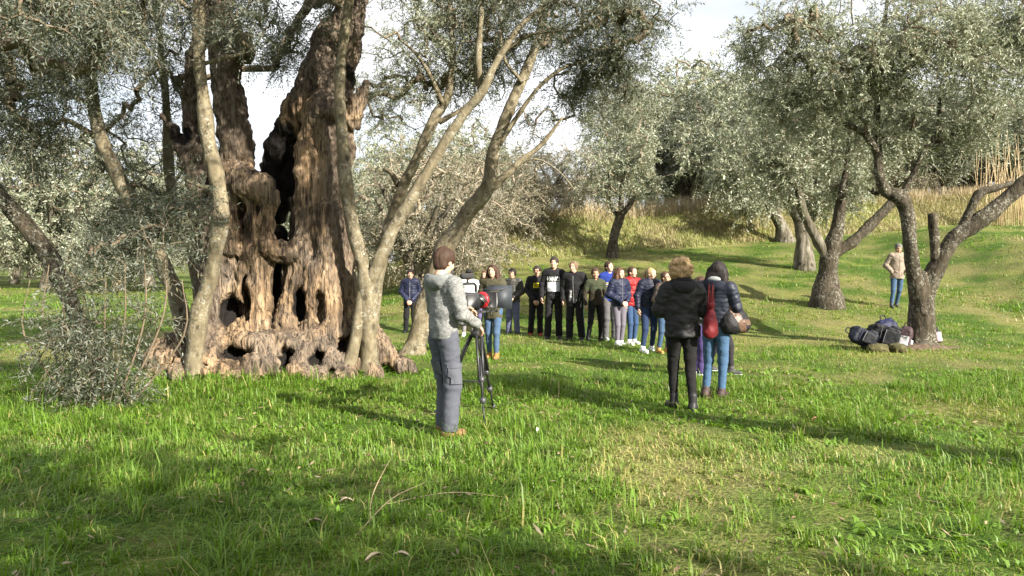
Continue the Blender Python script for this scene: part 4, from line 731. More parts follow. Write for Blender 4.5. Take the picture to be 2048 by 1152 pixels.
    cm = tk.get('mat') or cloth(col, tk.get('rough', .85), tk.get('var', .2)); mats = [cm]; mi = None
    if 'low' in tk: mats.append(cloth(tk['low'][1])); mi = (V[Q].mean(1)[:, 2] < tk['low'][0]).astype(int)
    if 'yoke' in tk: mats.append(cloth(tk['yoke'][1])); mi = (V[Q].mean(1)[:, 2] > tk['yoke'][0]).astype(int)
    body = mk(tk.get('name', 'jacket'), V, [Q], mats, root, mi=mi)
    if tk.get('hood'):
        S = SDF((-.22, -.16, -.16), (.22, .24, .14), .011); S.ell((0, .085, -.015), (.125, .075, .085), .03); S.cap((-.09, -.02, .02), (-.10, .06, .01), .032, .04, .04); S.cap((.09, -.02, .02), (.10, .06, .01), .032, .04, .04); S.ell((0, .055, .055), (.085, .07, .07), .02, True); S.cap((0, -.02, -.05), (0, -.02, .1), .06, .07, .02, True)
        V, Q = S.mesh(); V = disp(V, Q, .008, 16, seed); mk('hood', V + np.array([0, .02, 1.43]) + sh, [Q], cloth(tk['hood']), root)
        if tk.get('lining'): S = SDF((-.2, -.1, -.1), (.2, .2, .14), .012); S.ell((0, .062, .02), (.098, .075, .045), .02); V, Q = S.mesh(); mk('hood_lining', V + np.array([0, .02, 1.46]) + sh, [Q], cloth(tk['lining']), root)
    if tk.get('zip'):
        V, F = tube([[0, 0, z0 + .02], [0, 0, 1.40]], [.006, .006], 4, .04); V = project(V, body, 'y', .003); mk('zip', V, F, plain(tk['zip'], .4), root)
    if tk.get('hem'):
        S = SDF((-.26, -.2, z0 - .04), (.26, .2, z0 + .08), .012); S.cap((0, 0, z0 - .12), (0, 0, z0 + .2), (.156 + bulk) * wf, (.156 + bulk) * wf, .02, flat=fl).cut(2, z0 - .015).cut(2, z0 + .045, False); V, Q = S.mesh(); mk('waistband', V, [Q], cloth(tk['hem'], .95), root)
    # ---- trousers
    sty = legs.get('fit', 'slim'); rr_ = {'slim': (.092, .060, .044), 'loose': (.092, .072, .068), 'wide': (.095, .078, .075)}[sty]
    S = SDF((-.42, -.48, .04), (.42, .40, 1.06), h); S.cap(hips[0] * [.85, 1, 1] + [0, 0, .07], hips[1] * [.85, 1, 1] + [0, 0, .07], .098 * wide, .098 * wide, .05, flat=((0, 1, 0), .86)); S.cap((0, 0, .98), (0, 0, 1.02), .13 * wide, .125 * wide, .05, flat=fl)
    for i in (0, 1): S.chain([hips[i], knee[i], ank[i] + [0, 0, legs.get('up', .0)]], [rr_[0] * wide, rr_[1] * (.5 + .5 * wide), rr_[2]], .025)
    S.cut(2, .065); V, Q = S.mesh(); a = legs.get('wr', .006); V = disp(V, Q, a, np.array([8, 8, 15]), seed + 8); V = V + vnorm(V, Q) * (a * 1.1 * (.4 - np.abs(fbm((V + .05 * np.stack([vnoise(V * 7), vnoise(V * 7 + 9), vnoise(V * 7 + 5)], -1)) * [8, 8, 14] + seed, 2))))[:, None]
    mats = [legs.get('mat') or cloth(legs['col'], .9, .2, 80)]; mi = None; tr = mk('trousers', V, [Q], mats, root)
    if 'stripe' in legs:
        for i, sx in enumerate((-1, 1)):
            q = np.array([hips[i] + [sx * .01, 0, 0], knee[i], ank[i]]); V, F = tube(q + np.array([sx * .075, 0, 0]), [.014, .014, .014], 5, .05); V = project(V, tr, ('x', sx), .004); mk('stripe', V, F, cloth(legs['stripe']), root)
    # ---- shoes
    for i, sx in enumerate((-1, 1)):
        ya = rad(yaw[i]) + sx * .12; f_ = np.array([math.sin(ya), -math.cos(ya), 0]); a = ank[i]; heel = np.array([a[0], a[1], .045]) - f_ * .035; toe = np.array([a[0], a[1], .036]) + f_ * .135
        S = SDF(np.minimum(heel, toe) - [.1, .1, .08], np.maximum(heel, toe) + [.1, .1, .2], .010); S.cap(heel, toe, .044, .040, .03); S.cap(heel + [0, 0, .01] + f_ * .02, heel + f_ * .05 + [0, 0, .05], .045, .042, .03); S.cap(a - f_ * .01, a + [0, 0, feet.get('shaft', .03)], .046, .05, .02); S.cut(2, .0); V, Q = S.mesh(); V[:, 2] = np.maximum(V[:, 2], .022)
        so2 = mk('shoe', V, [Q], cloth(feet['col'], feet.get('rough', .6)), root)
        S = SDF(np.minimum(heel, toe) - [.1, .1, .06], np.maximum(heel, toe) + [.1, .1, .04], .010); S.cap(heel, toe, .050, .046, .03).cut(2, .0).cut(2, .026, False); V, Q = S.mesh(); mk('sole', V, [Q], cloth(feet.get('sole', (.05, .05, .05))), so2)
    if extras: extras(root, body, tr, AR, sh)
    return root
def project(V, ob, ax, off):
    """press points onto a garment: 'y' = from the front, 'b' = from the back, ('x', s) = from the side"""
    me = ob.data; bv = BVHTree.FromPolygons([v.co[:] for v in me.vertices], [p.vertices[:] for p in me.polygons]); out = np.array(V, float)
    for i, v in enumerate(V):
        if ax == 'y': o_, d = Vector((v[0], -1., v[2])), Vector((0, 1, 0))
        elif ax == 'b': o_, d = Vector((v[0], 1., v[2])), Vector((0, -1, 0))
        else: o_, d = Vector((ax[1] * 1., v[1], v[2])), Vector((-ax[1], 0, 0))
        hit = bv.ray_cast(o_, d)[0]
        if hit is None: hit = bv.find_nearest(Vector(v))[0]
        out[i] = hit - d * (off + .002 * (i % 2))
    return out
def patch(root, body, x0, x1, z0, z1, mat, name='print', n=10, off=.004, ax='y', skew=0.):
    u, v = np.meshgrid(np.linspace(x0, x1, n), np.linspace(z0, z1, n)); V = np.stack([u.ravel() + skew * (v.ravel() - z0), 0 * u.ravel(), v.ravel()], -1); V = project(V, body, ax, off); i = np.arange(n - 1)[:, None] * n; j = np.arange(n - 1)[None]
    Q = np.stack([i + j, i + j + 1, i + n + j + 1, i + n + j], -1).reshape(-1, 4); return mk(name, V, [Q], mat, root)
def lettering(root, body, txt, x0, x1, z0, z1, mat, off=.006, name='lettering'):
    cu = bpy.data.curves.new('txt', 'FONT'); cu.body = txt; cu.offset = .018; cu.resolution_u = 3; ob = bpy.data.objects.new('txt', cu); COL.objects.link(ob); dg = bpy.context.evaluated_depsgraph_get(); me = bpy.data.meshes.new_from_object(ob.evaluated_get(dg)); bpy.data.objects.remove(ob)
    V = np.array([v.co[:] for v in me.vertices]); F = [list(p.vertices) for p in me.polygons]; a, b_ = V.min(0), V.max(0); W = np.stack([x0 + (V[:, 0] - a[0]) / (b_[0] - a[0]) * (x1 - x0), 0 * V[:, 0], z0 + (V[:, 1] - a[1]) / (b_[1] - a[1]) * (z1 - z0)], -1)
    W = project(W, body, 'y', off); m2 = bpy.data.meshes.new(name); m2.from_pydata([tuple(v) for v in W], [], F); m2.materials.append(mat); o = bpy.data.objects.new(name, m2); COL.objects.link(o); o.parent = root; return o
BLACK, NAVY, WHITE = (.012, .012, .014), (.014, .018, .045), (.75, .75, .75)
JEAN, DJEAN, GREYT = (.055, .095, .165), (.02, .035, .08), (.09, .09, .095)
PUF = lambda c, **k: dict(style='puffer', col=c, bulk=.014, rip=(.009, .062), rough=.55, wr=.009, **k)
KIDS = 'young people standing in a row on the grass'
def ex_navy(root, body, tr, AR, sh): patch(root, tr, -.13, -.10, .45, .80, cloth((.5, .5, .5)), 'stripe', 6)
person('boy in navy padded jacket with clasped hands, farthest left by the ancient olive', 820, 18.3, 1.47, -4, PUF(NAVY, hood=(.05, .012, .02), zip=(.3, .3, .32), z0=.80), dict(col=BLACK, fit='loose', stripe=(.45, .45, .45)), dict(col=BLACK), ('short', (.04, .025, .018)), arms=('low', 'low'), seed=1, group=KIDS, headk=1.08)
STRM = None
def ex_white(root, body, tr, AR, sh):
    for i, z in enumerate((.98, 1.03, 1.08, 1.13)): patch(root, body, -.17, -.02 - .02 * i, z, z + .02, cloth((.02, .02, .025)), 'stripe', 8, skew=-.0)
    patch(root, body, -.15, .15, .86, .93, cloth((.10, .16, .35)), 'band', 8)
person('child in white striped top and black cap behind the film camera', 938, 17.6, 1.50, 5, dict(style='tee', name='top', col=WHITE, z0=.84, wr=.006), dict(col=(.2, .19, .2), fit='slim'), dict(col=(.6, .6, .6)), ('cap', (.03, .02, .015)), arms=('down', 'down'), seed=2, group=KIDS, headk=1.08, extras=ex_white)
person('girl with long brown hair half hidden behind the presenter', 966, 18.2, 1.45, -14, dict(style='parka', name='jacket', col=(.22, .21, .26), z0=.84, hood=(.35, .04, .06)), dict(col=(.11, .10, .19), fit='loose'), dict(col=(.6, .6, .6), sole=(.6, .6, .6)), ('long', (.10, .05, .03)), arms=('down', 'down'), seed=3, group=KIDS, headk=1.08)
def ex_parka(root, body, tr, AR, sh):
    for sx in (-1, 1): patch(root, body, sx * .10 - .055, sx * .10 + .055, .90, 1.03, cloth((.052, .048, .028)), 'pocket', 8, .007); 
    V, F = tube([[0, 0, .80], [0, 0, 1.36]], [.008, .008], 4, .04); mk('zip', project(V, body, 'y', .004), F, plain((.12, .11, .08), .4), root)
person('smiling woman in olive parka and jeans with long brown hair beside the film camera', 988, 13.6, 1.63, -16, dict(style='parka', name='parka', col=(.058, .054, .032), z0=.74, bulk=.012, wr=.012, hood=(.05, .047, .028), hem=None), dict(col=JEAN, fit='slim', wr=.004), dict(col=(.27, .14, .045), shaft=.07, rough=.8), ('long', (.055, .028, .018)), arms=(((-.24, .0, 1.12), (-.06, -.2, 1.08)), ((.24, -.05, 1.13), (.16, -.22, 1.16))), stance=((.07, .06), (.05, -.06)), turn=-14, tilt=-6, seed=4, h=.0135, extras=ex_parka)
CAMO = None
def camo(cols, name):
    m, n, l, b = newmat(name); f = noise(n, l, 13, 3); l.new(ramp(n, l, f, [(.36, cols[0]), (.46, cols[1]), (.54, cols[2]), (.62, cols[3])]), b.inputs['Base Color']); b.inputs['Roughness'].default_value = .6; return m
person('dark haired boy in dark camouflage padded jacket and blue grey trousers', 1027, 17.9, 1.50, -8, PUF((.03, .03, .03), mat=camo([(.012, .012, .014), (.035, .033, .026), (.06, .055, .04), (.02, .02, .022)], 'camouflage'), z0=.84, zip=(.1, .1, .1), hood=(.02, .02, .02)), dict(col=(.10, .11, .20), fit='wide'), dict(col=BLACK), ('bowl', (.014, .010, .009)), skin='m', arms=('clasp', 'clasp'), seed=5, group=KIDS, headk=1.1)
def ex_yel(root, body, tr, AR, sh):
    patch(root, body, -.085, .075, 1.185, 1.305, cloth((.72, .60, .03)), 'print', 10, .009); lettering(root, body, 'DCI', -.065, .058, 1.20, 1.29, cloth((.03, .028, .02)), .016)
    V, F = tube([[-.035, 0, 1.39], [-.03, 0, 1.32]], [.005] * 2, 5); mk('drawstring', project(V, body, 'y', .004), F, cloth((.02, .02, .02)), root)
person('boy with glasses in black hoodie with yellow chest print and red shoes', 1071, 17.7, 1.57, -10, dict(style='hoodie', name='hoodie', col=BLACK, z0=.82, bulk=.012, wr=.010, hood=BLACK, hem=(.015, .015, .016)), dict(col=BLACK, fit='loose', stripe=(.12, .12, .12)), dict(col=(.35, .03, .03), sole=(.3, .03, .03)), ('short', (.03, .02, .016)), skin='m', arms=('low', 'low'), glasses=True, seed=6, group=KIDS, headk=1.05, extras=ex_yel)
def ex_hanks(root, body, tr, AR, sh):
    patch(root, body, -.135, .125, 1.00, 1.195, cloth((.62, .64, .70), .6), 'print', 12, .009); lettering(root, body, 'HANKS', -.135, .13, 1.21, 1.305, cloth((.8, .8, .8)), .013)
    for i in range(6): V, F = tube([[-.13 + .045 * i, 0, .89 + .02 * (i % 2)], [-.11 + .045 * i, 0, .94 + .03 * ((i * 7) % 3)], [-.075 + .045 * i, 0, .91]], [.003] * 3, 4); mk('print', project(V, body, 'y', .004), F, cloth((.12, .12, .13)), root)
person('tall boy in black sweatshirt with white HANKS lettering and pale panel', 1108, 17.1, 1.78, -8, dict(style='sweat', name='sweatshirt', col=BLACK, z0=.84, bulk=.006, wr=.008), dict(col=BLACK, fit='loose', stripe=(.10, .10, .10)), dict(col=(.03, .03, .035), sole=(.45, .45, .45)), ('short', (.03, .022, .018)), arms=('down', 'down'), stance=((.12, .0), (.11, -.03)), seed=7, group=KIDS, turn=-6, extras=ex_hanks)
def ex_jack(root, body, tr, AR, sh):
    patch(root, body, -.115, -.055, .86, 1.10, cloth((.18, .18, .19)), 'panel', 8, .004, skew=.12)
    for z in (.94, .99, 1.04): patch(root, body, -.085 + .12 * (z - .86), -.055 + .12 * (z - .86), z, z + .035, cloth(WHITE), 'print', 4, .009)
    for sx in (.06, .12): V, F = tube([[sx, 0, .86], [sx + .03, 0, 1.0], [sx + .07, 0, 1.14]], [.004] * 3, 4, .04); mk('piping', project(V, body, 'y', .004), F, cloth((.4, .4, .42)), root)
person('fair long haired boy in black jacket with grey piping, hand in pocket', 1153, 16.8, 1.69, -10, dict(style='jacket', col=BLACK, z0=.80, bulk=.022, wr=.009, hood=(.02, .02, .022), sleeve=1.05, zip=(.2, .2, .2)), dict(col=BLACK, fit='wide', stripe=(.30, .42, .55)), dict(col=(.03, .03, .035), sole=(.4, .4, .4)), ('bowl', (.15, .105, .065)), arms=('down', 'pocket'), seed=8, group=KIDS, turn=-4, extras=ex_jack)
person('boy in dark olive and brown sweater with feet apart', 1193, 16.6, 1.55, 8, dict(style='sweater', name='sweater', col=(.032, .026, .017), z0=.86, wr=.008, yoke=(1.2, (.040, .047, .026))), dict(col=BLACK, fit='slim', stripe=(.05, .06, .10)), dict(col=BLACK, sole=(.5, .5, .5)), ('short', (.06, .035, .022)), skin='d', arms=('down', 'back'), stance=((.19, -.05), (.12, .08)), seed=9, group=KIDS, headk=1.05)
def ex_blue(root, body, tr, AR, sh):
    for z, c in ((1.24, (.65, .52, .1)), (1.21, (.6, .6, .65)), (1.17, (.65, .52, .1))): patch(root, body, -.15, .12, z, z + .014, cloth(c), 'stripe', 10, .005)
person('tall boy in royal blue hoodie with yellow chest stripes looking up', 1221, 17.0, 1.70, 22, dict(style='hoodie', name='hoodie', col=(.013, .03, .19), z0=.86, bulk=.006, wr=.009, hood=(.013, .03, .19)), dict(col=GREYT, fit='loose'), dict(col=(.35, .35, .36), sole=(.4, .4, .4)), ('short', (.05, .03, .02)), arms=('down', 'down'), tilt=-14, turn=15, seed=10, group=KIDS, extras=ex_blue)
person('brown haired girl in shiny navy padded jacket and grey leggings', 1239, 15.7, 1.56, 18, PUF((.012, .016, .04), z0=.88, hood=(.02, .024, .05), zip=(.2, .2, .22)), dict(col=(.13, .12, .15), fit='slim', wr=.002), dict(col=(.72, .72, .72), sole=(.8, .8, .8)), ('long', (.09, .045, .028)), arms=('clasp', 'clasp'), stance=((.08, -.04), (.07, .06)), seed=11, group=KIDS, headk=1.05)
person('girl in bright red padded jacket and blue jeans', 1264, 15.9, 1.57, 24, PUF((.22, .010, .012), z0=.85, zip=(.3, .1, .1), hood=(.30, .012, .016)), dict(col=(.03, .06, .13), fit='slim', wr=.004), dict(col=(.7, .7, .7), sole=(.8, .8, .8)), ('bun', (.06, .035, .022)), arms=('down', 'back'), stance=((.09, -.04), (.07, .06)), seed=12, group=KIDS, turn=14)
person('blonde girl with ponytail in dark navy padded jacket and tight blue jeans, feet apart', 1296, 14.5, 1.55, 30, PUF((.011, .013, .030), z0=.88, hood=(.55, .55, .57), zip=(.1, .1, .12)), dict(col=(.016, .03, .075), fit='slim', wr=.003), dict(col=(.72, .72, .72), sole=(.8, .8, .8)), ('pony', (.36, .26, .14)), arms=('down', 'down'), stance=((.15, -.16), (.11, .14)), seed=13, group=KIDS, wide=1.08, turn=25, yaw=(20, -10))
person('girl with glasses in green and maroon camouflage jacket and jeans, beside the curly haired woman', 1329, 14.3, 1.48, 34, dict(style='jacket', col=(.05, .05, .03), mat=camo([(.05, .05, .03), (.09, .085, .05), (.06, .02, .022), (.03, .035, .025)], 'camouflage_green'), z0=.84, bulk=.012, hood=(.07, .02, .025)), dict(col=(.04, .075, .135), fit='slim', wr=.004), dict(col=(.36, .20, .06), shaft=.06, sole=(.3, .2, .1)), ('bun', (.08, .045, .03)), arms=('low', 'down'), glasses=True, seed=14, group=KIDS, turn=20)
person('child in purple trousers and white shoes mostly hidden behind the two women', 1402, 11.4, 1.42, 70, dict(style='jacket', col=(.10, .10, .12), z0=.84, bulk=.01, hood=(.7, .7, .7)), dict(col=(.06, .04, .13), fit='loose'), dict(col=(.7, .7, .7), sole=(.8, .8, .8)), ('short', (.06, .03, .02)), arms=('low', 'low'), seed=15, group=KIDS, headk=1.08, stance=((.11, -.06), (.10, .06)))
person('long dark haired girl in black leggings standing behind the navy jacketed woman', 1441, 11.6, 1.58, 80, dict(style='jacket', col=(.02, .022, .03), z0=.86, bulk=.012), dict(col=(.022, .02, .024), fit='slim', wr=.003), dict(col=(.05, .05, .05), sole=(.7, .7, .7)), ('long', (.035, .018, .014)), arms=('low', 'low'), seed=16, stance=((.10, -.14), (.24, .18)), turn=10)
# the man walking on the slope
def ex_man(root, body, tr, AR, sh):
    for sx in (-1, 1): patch(root, body, sx * .10 - .05, sx * .10 + .05, .86, .96, cloth((.19, .15, .12)), 'pocket', 7, .006)
    patch(root, body, -.012, .012, .74, 1.36, cloth((.20, .16, .125)), 'placket', 8, .006)
person('bearded grey haired man in beige jacket and jeans walking behind the thick dark olive', 1793, 21.4, 1.74, -6, dict(style='jacket', col=(.245, .20, .16), z0=.78, bulk=.018, wr=.009), dict(col=(.05, .09, .16), fit='slim', wr=.004), dict(col=(.05, .05, .06)), ('short', (.14, .13, .125)), skin='m', arms=('pocket', 'pocket'), stance=((.10, -.04), (.06, .22)), tilt=16, seed=17, extras=ex_man)
# ---- the cameraman, seen from behind and the right
HEATH = None
def heather(c0, c1, name):
    m, n, l, b = newmat(name); f = noise(n, l, 150, 4, sc=(.3, .3, 1.3)); l.new(ramp(n, l, f, [(.36, c0), (.62, c1)]), b.inputs['Base Color']); b.inputs['Roughness'].default_value = .95; b.inputs['Specular IOR Level'].default_value = .1; bump(n, l, b, f, .4, .004); return m
def ex_cam(root, body, tr, AR, sh):
    q = cloth((.085, .09, .11), .9, .2, 80)
    def yz(x, y0, y1, z0, z1, name, off):
        u, v = np.meshgrid(np.linspace(y0, y1, 8), np.linspace(z0, z1, 8)); V = np.stack([0 * u.ravel() + x * .16, u.ravel() + .0, v.ravel()], -1); V = project(V, tr, ('x', -1 if x < 0 else 1), off); i = np.arange(7)[:, None] * 8; j = np.arange(7)[None]; mk(name, V, [np.stack([i + j, i + j + 1, i + 9 + j, i + 8 + j], -1).reshape(-1, 4)], q, root)
    for sx in (-1, 1):
        yz(sx, -.075, .06, .50, .67, 'cargo_pocket', .016); yz(sx, -.08, .065, .645, .685, 'pocket_flap', .023); patch(root, tr, sx * .075 - .045, sx * .075 + .045, .84, .87, q, 'back_pocket', 6, .007, 'b')
person('cameraman in grey hoodie and grey cargo trousers seen from behind', 886, 7.42, 1.77, 126, dict(style='hoodie', name='hoodie', col=(.2, .21, .21), mat=heather((.10, .105, .105), (.25, .25, .245), 'heather_knit'), z0=.90, bulk=.004, wr=.010, hood=(.15, .16, .16), hem=(.10, .11, .12)), dict(col=(.135, .14, .16), fit='wide', wr=.0055, mat=cloth((.075, .08, .10), .9, .22, 90)), dict(col=(.20, .115, .05), shaft=.05, sole=(.12, .07, .04)), ('short', (.05, .028, .018)), arms=(((-.25, -.02, 1.12), (-.19, -.23, 1.03)), ((.24, -.08, 1.13), (.10, -.28, 1.14))), stance=((.10, .03), (.11, -.07)), tilt=14, seed=20, h=.0105, wide=.98, extras=ex_cam)
# ---- the two women and their bags
def ex_belt(root, body, tr, AR, sh):
    S = SDF((-.3, -.25, .98), (.3, .25, 1.06), .011); S.cap((0, 0, .9), (0, 0, 1.1), .198, .196, .02, flat=((0, 1, 0), .68)).cut(2, 1.01).cut(2, 1.028, False); V, Q = S.mesh(); mk('belt', V, [Q], cloth((.02, .02, .022), .5), root)
person('curly haired woman in black padded jacket and black trousers seen from behind', 1366, 8.72, 1.66, 172, dict(style='puffer', col=(.018, .018, .02), z0=.84, bulk=.022, rip=(.008, .10), rough=.6, wr=.013, hood=(.02, .02, .022), lining=(.012, .012, .013)), dict(col=(.010, .0095, .010), fit='slim', wr=.0045), dict(col=(.02, .02, .022), shaft=.09, rough=.5), ('curly', (.34, .23, .12)), arms=('cross', 'cross'), stance=((.10, .12), (.06, -.06)), seed=21, h=.0105, wide=1.02, turn=-18, tilt=4, yaw=(-15, 10))
person('woman with short black hair in navy quilted jacket and jeans seen from behind', 1428, 9.55, 1.66, 150, dict(style='puffer', col=(.018, .021, .034), z0=.90, bulk=.010, rip=(.007, .052), rough=.5, wr=.009, hood=(.016, .019, .032), lining=(.30, .31, .31)), dict(col=(.05, .10, .18), fit='slim', wr=.004), dict(col=(.06, .04, .038)), ('bob', (.016, .012, .012)), arms=('cross', 'low'), stance=((.07, .04), (.07, -.02)), seed=22, h=.0105, turn=14)
# ---------------------------------------------------------------- bags, film camera, tripod, backpacks, litter
def bag(label, c, L, W_, Hh, col, rz, strapz, spread, name='shoulder_bag', band=None, slump=.012, strapw=.011):
    o = thing(name, label, 'bag', c, rz); S = SDF((-L, -W_ * 1.3, -.06), (L, W_ * 1.3, Hh + .1), .011)
    S.cap((-L * .42, 0, W_ * .5), (L * .42, 0, W_ * .5), W_ * .62, W_ * .62, .05); S.cap((-L * .36, 0, Hh * .55), (L * .36, 0, Hh * .55), W_ * .45, W_ * .45, .09); S.cap((-L * .27, 0, Hh), (L * .27, 0, Hh), W_ * .17, W_ * .17, .09); S.cap((-L * .3, 0, Hh * .3), (0, 0, Hh * .95), W_ * .5, W_ * .2, .08); S.cap((L * .3, 0, Hh * .3), (0, 0, Hh * .95), W_ * .5, W_ * .2, .08)
    V, Q = S.mesh(); V = disp(V, Q, slump, 11, L * 50); mats = [cloth(col, .65, .15, 40)]; mi = None
    if band: mats.append(cloth(band, .4, .15, 40)); f_ = V[Q].mean(1); mi = ((np.abs(f_[:, 0] - .28 * L * (1 - 2 * f_[:, 2] / Hh)) < .045) | ((f_[:, 2] > Hh * .30) & (f_[:, 2] < Hh * .52) & (f_[:, 0] > .02))).astype(int)
    mk('bag_body', V, [Q], mats, o, mi=mi)
    for sy in (-1, 1):
        V, F = tube([[-L * .25, sy * W_ * .14, Hh - .04], [-L * .12, sy * W_ * .2, (Hh + strapz) / 2], [0, sy * spread, strapz], [L * .12, sy * W_ * .2, (Hh + strapz) / 2], [L * .25, sy * W_ * .14, Hh - .04]], strapw, 6, .04); mk('strap', V, F, cloth(col, .45, .15, 40), o)
    return o
c = P(1421, 675, 8.62); bag('dark red leather tote hanging from the curly haired woman\'s shoulder', Vector(c), .21, .095, .36, (.12, .010, .014), rad(62), .58, .02)
c = P(1470, 664, 9.45); bag('black and brown patchwork bag on the navy jacketed woman\'s shoulder', Vector(c), .25, .15, .30, (.014, .013, .014), rad(20), .52, .02, band=(.10, .06, .04))
# tripod
DK = plain((.018, .018, .02), .45); DG = plain((.05, .05, .055), .4); MET = plain((.30, .30, .31), .35, .8); RED = plain((.45, .015, .02), .4)
tc_ = P(955, 700, 8.25); gz = float(hgt(tc_[0], tc_[1])); hubz = P(955, 668, 8.25)[2]; tri = thing('tripod', 'black camera tripod with spreader standing in the grass before the cameraman', 'tripod', (tc_[0], tc_[1], gz))
hz_ = hubz - gz; M_ = MB(); M_.tube([[0, 0, hz_ - .03], [0, 0, hz_ + .03]], [.07, .075], 16).tube([[0, 0, hz_ + .02], [0, 0, hz_ + .09]], [.05, .045], 14); M_.build('hub', DK, tri)
feet = [P(969, 852, 7.87), P(987, 815, 8.85), P(872, 832, 8.45)]
for f_ in feet:
    f_ = np.array([f_[0] - tc_[0], f_[1] - tc_[1], float(hgt(f_[0], f_[1])) - gz]); d = np.array([f_[0], f_[1], 0]); d /= np.linalg.norm(d); sd = np.array([-d[1], d[0], 0]); t0 = d * .07 + [0, 0, hz_ - .01]; L_ = MB()
    mid = t0 * .5 + f_ * .5; low = t0 * .27 + f_ * .73
    for sg in (-1, 1): L_.tube([t0 + sd * .026 * sg, mid + sd * .022 * sg], [.014, .014], 8)
    L_.tube([t0 * .75 + f_ * .25, low], [.014, .014], 8).tube([low * .98 + t0 * .02, f_ + [0, 0, .02]], [.010, .010], 8); leg = L_.build('leg', DK, tri)
    for q in (mid, low): K_ = MB(); K_.tube([q + (t0 - f_) * .03, q - (t0 - f_) * .02], [.034, .030], 10); K_.build('clamp', DG, leg)
    K_ = MB(); K_.tube([f_ + [0, 0, .05], f_ - [0, 0, .01]], [.022, .026], 8); K_.build('foot', DK, leg)
    K_ = MB(); K_.tube([np.array([0, 0, hz_ * .45]), mid * .9 + [0, 0, -.02]], [.009, .009], 6); K_.build('spreader_arm', DK, tri)
# the film camera on its fluid head, aimed away to the right
cz = P(955, 636, 8.25)[2]; fc = thing('film_camera', 'black film camera with red lens ring and matte box on the tripod', 'film camera', (tc_[0], tc_[1], hubz + .09), rad(-40)); fc.scale = (1.25,) * 3; fc.location.x -= .12; X = lambda *p: np.array(p, float)
b = MB(); b.box((0, 0, .05), (.10, .11, .10), bev=.012).tube([[-.06, 0, .055], [.075, 0, .055]], [.042, .042], 14); b.build('fluid_head', DK, fc)
b = MB(); b.tube([[-.04, -.05, .05], [-.02, -.20, -.02], [-.02, -.36, -.10]], [.010, .010, .012], 8); b.build('pan_handle', DK, fc)
b = MB(); b.box((0, .0, .113), (.085, .30, .02), bev=.004).box((0, .02, .20), (.125, .20, .15), bev=.014).box((.07, .0, .2), (.02, .13, .11), bev=.006).box((0, -.11, .19), (.09, .08, .12), bev=.01); b.build('camera_body', DK, fc)
b = MB(); 
for sx in (-.035, .035): b.tube([[sx, -.16, .105], [sx, .36, .105]], [.008, .008], 8)
b.build('rods', DG, fc)
b = MB(); b.tube([[0, .12, .205], [0, .15, .205], [0, .16, .205], [0, .27, .205], [0, .275, .205]], [.045, .045, .056, .056, .05], 22); ln = b.build('lens', DK, fc)
b = MB(); b.tube([[0, .185, .205], [0, .19, .205], [0, .212, .205], [0, .217, .205]], [.06, .072, .072, .06], 24); b.build('lens_ring', RED, ln)
b = MB(); b.box((0, .30, .205), (.18, .035, .14), bev=.006); mbx = b.build('matte_box', DK, fc)
for nm, V in (('top_flag', [X(-.09, .30, .283), X(.09, .30, .283), X(.135, .47, .325), X(-.135, .47, .325)]), ('side_flag', [X(.092, .30, .275), X(.092, .30, .14), X(.135, .44, .12), X(.135, .44, .32)]), ('side_flag', [X(-.092, .30, .275), X(-.092, .30, .14), X(-.135, .44, .12), X(-.135, .44, .32)])):
    V = np.array(V); nn = np.cross(V[1] - V[0], V[2] - V[0]); nn = nn / np.linalg.norm(nn) * .004; mk(nm, np.vstack([V, V + nn]), [np.array([[0, 1, 2, 3], [7, 6, 5, 4], [0, 4, 5, 1], [1, 5, 6, 2], [2, 6, 7, 3], [3, 7, 4, 0]])], plain((.028, .033, .042), .6), mbx, False)
b = MB(); b.tube([[0, -.10, .28], [0, -.10, .335], [0, -.06, .35], [0, .10, .35], [0, .12, .335], [0, .12, .28]], [.012] * 6, 8); b.build('top_handle', DK, fc)
b = MB(); b.tube([[-.02, .04, .36], [-.02, .04, .40]], [.010, .010], 8).tube([[-.02, -.03, .412], [-.02, .10, .412]], [.026, .026], 12); b.build('microphone', plain((.03, .03, .03), 1.), fc)
b = MB(); b.tube([[-.05, -.10, .34], [-.06, -.10, .50]], [.006, .006], 6); b.build('antenna', DK, fc)
b = MB(); b.box((-.11, -.06, .29), (.05, .16, .06), bev=.01).tube([[-.11, -.14, .29], [-.11, -.19, .29]], [.026, .034], 12); b.build('viewfinder', DK, fc)
b = MB(); b.box((.0, -.185, .19), (.085, .06, .11), bev=.008); b.build('battery', DG, fc)
b = MB(); b.tube([[.066, .10, .26], [.09, .16, .20], [.10, .22, .12], [.06, .18, .09]], [.006] * 4, 6, .02); b.build('cable', DK, fc)
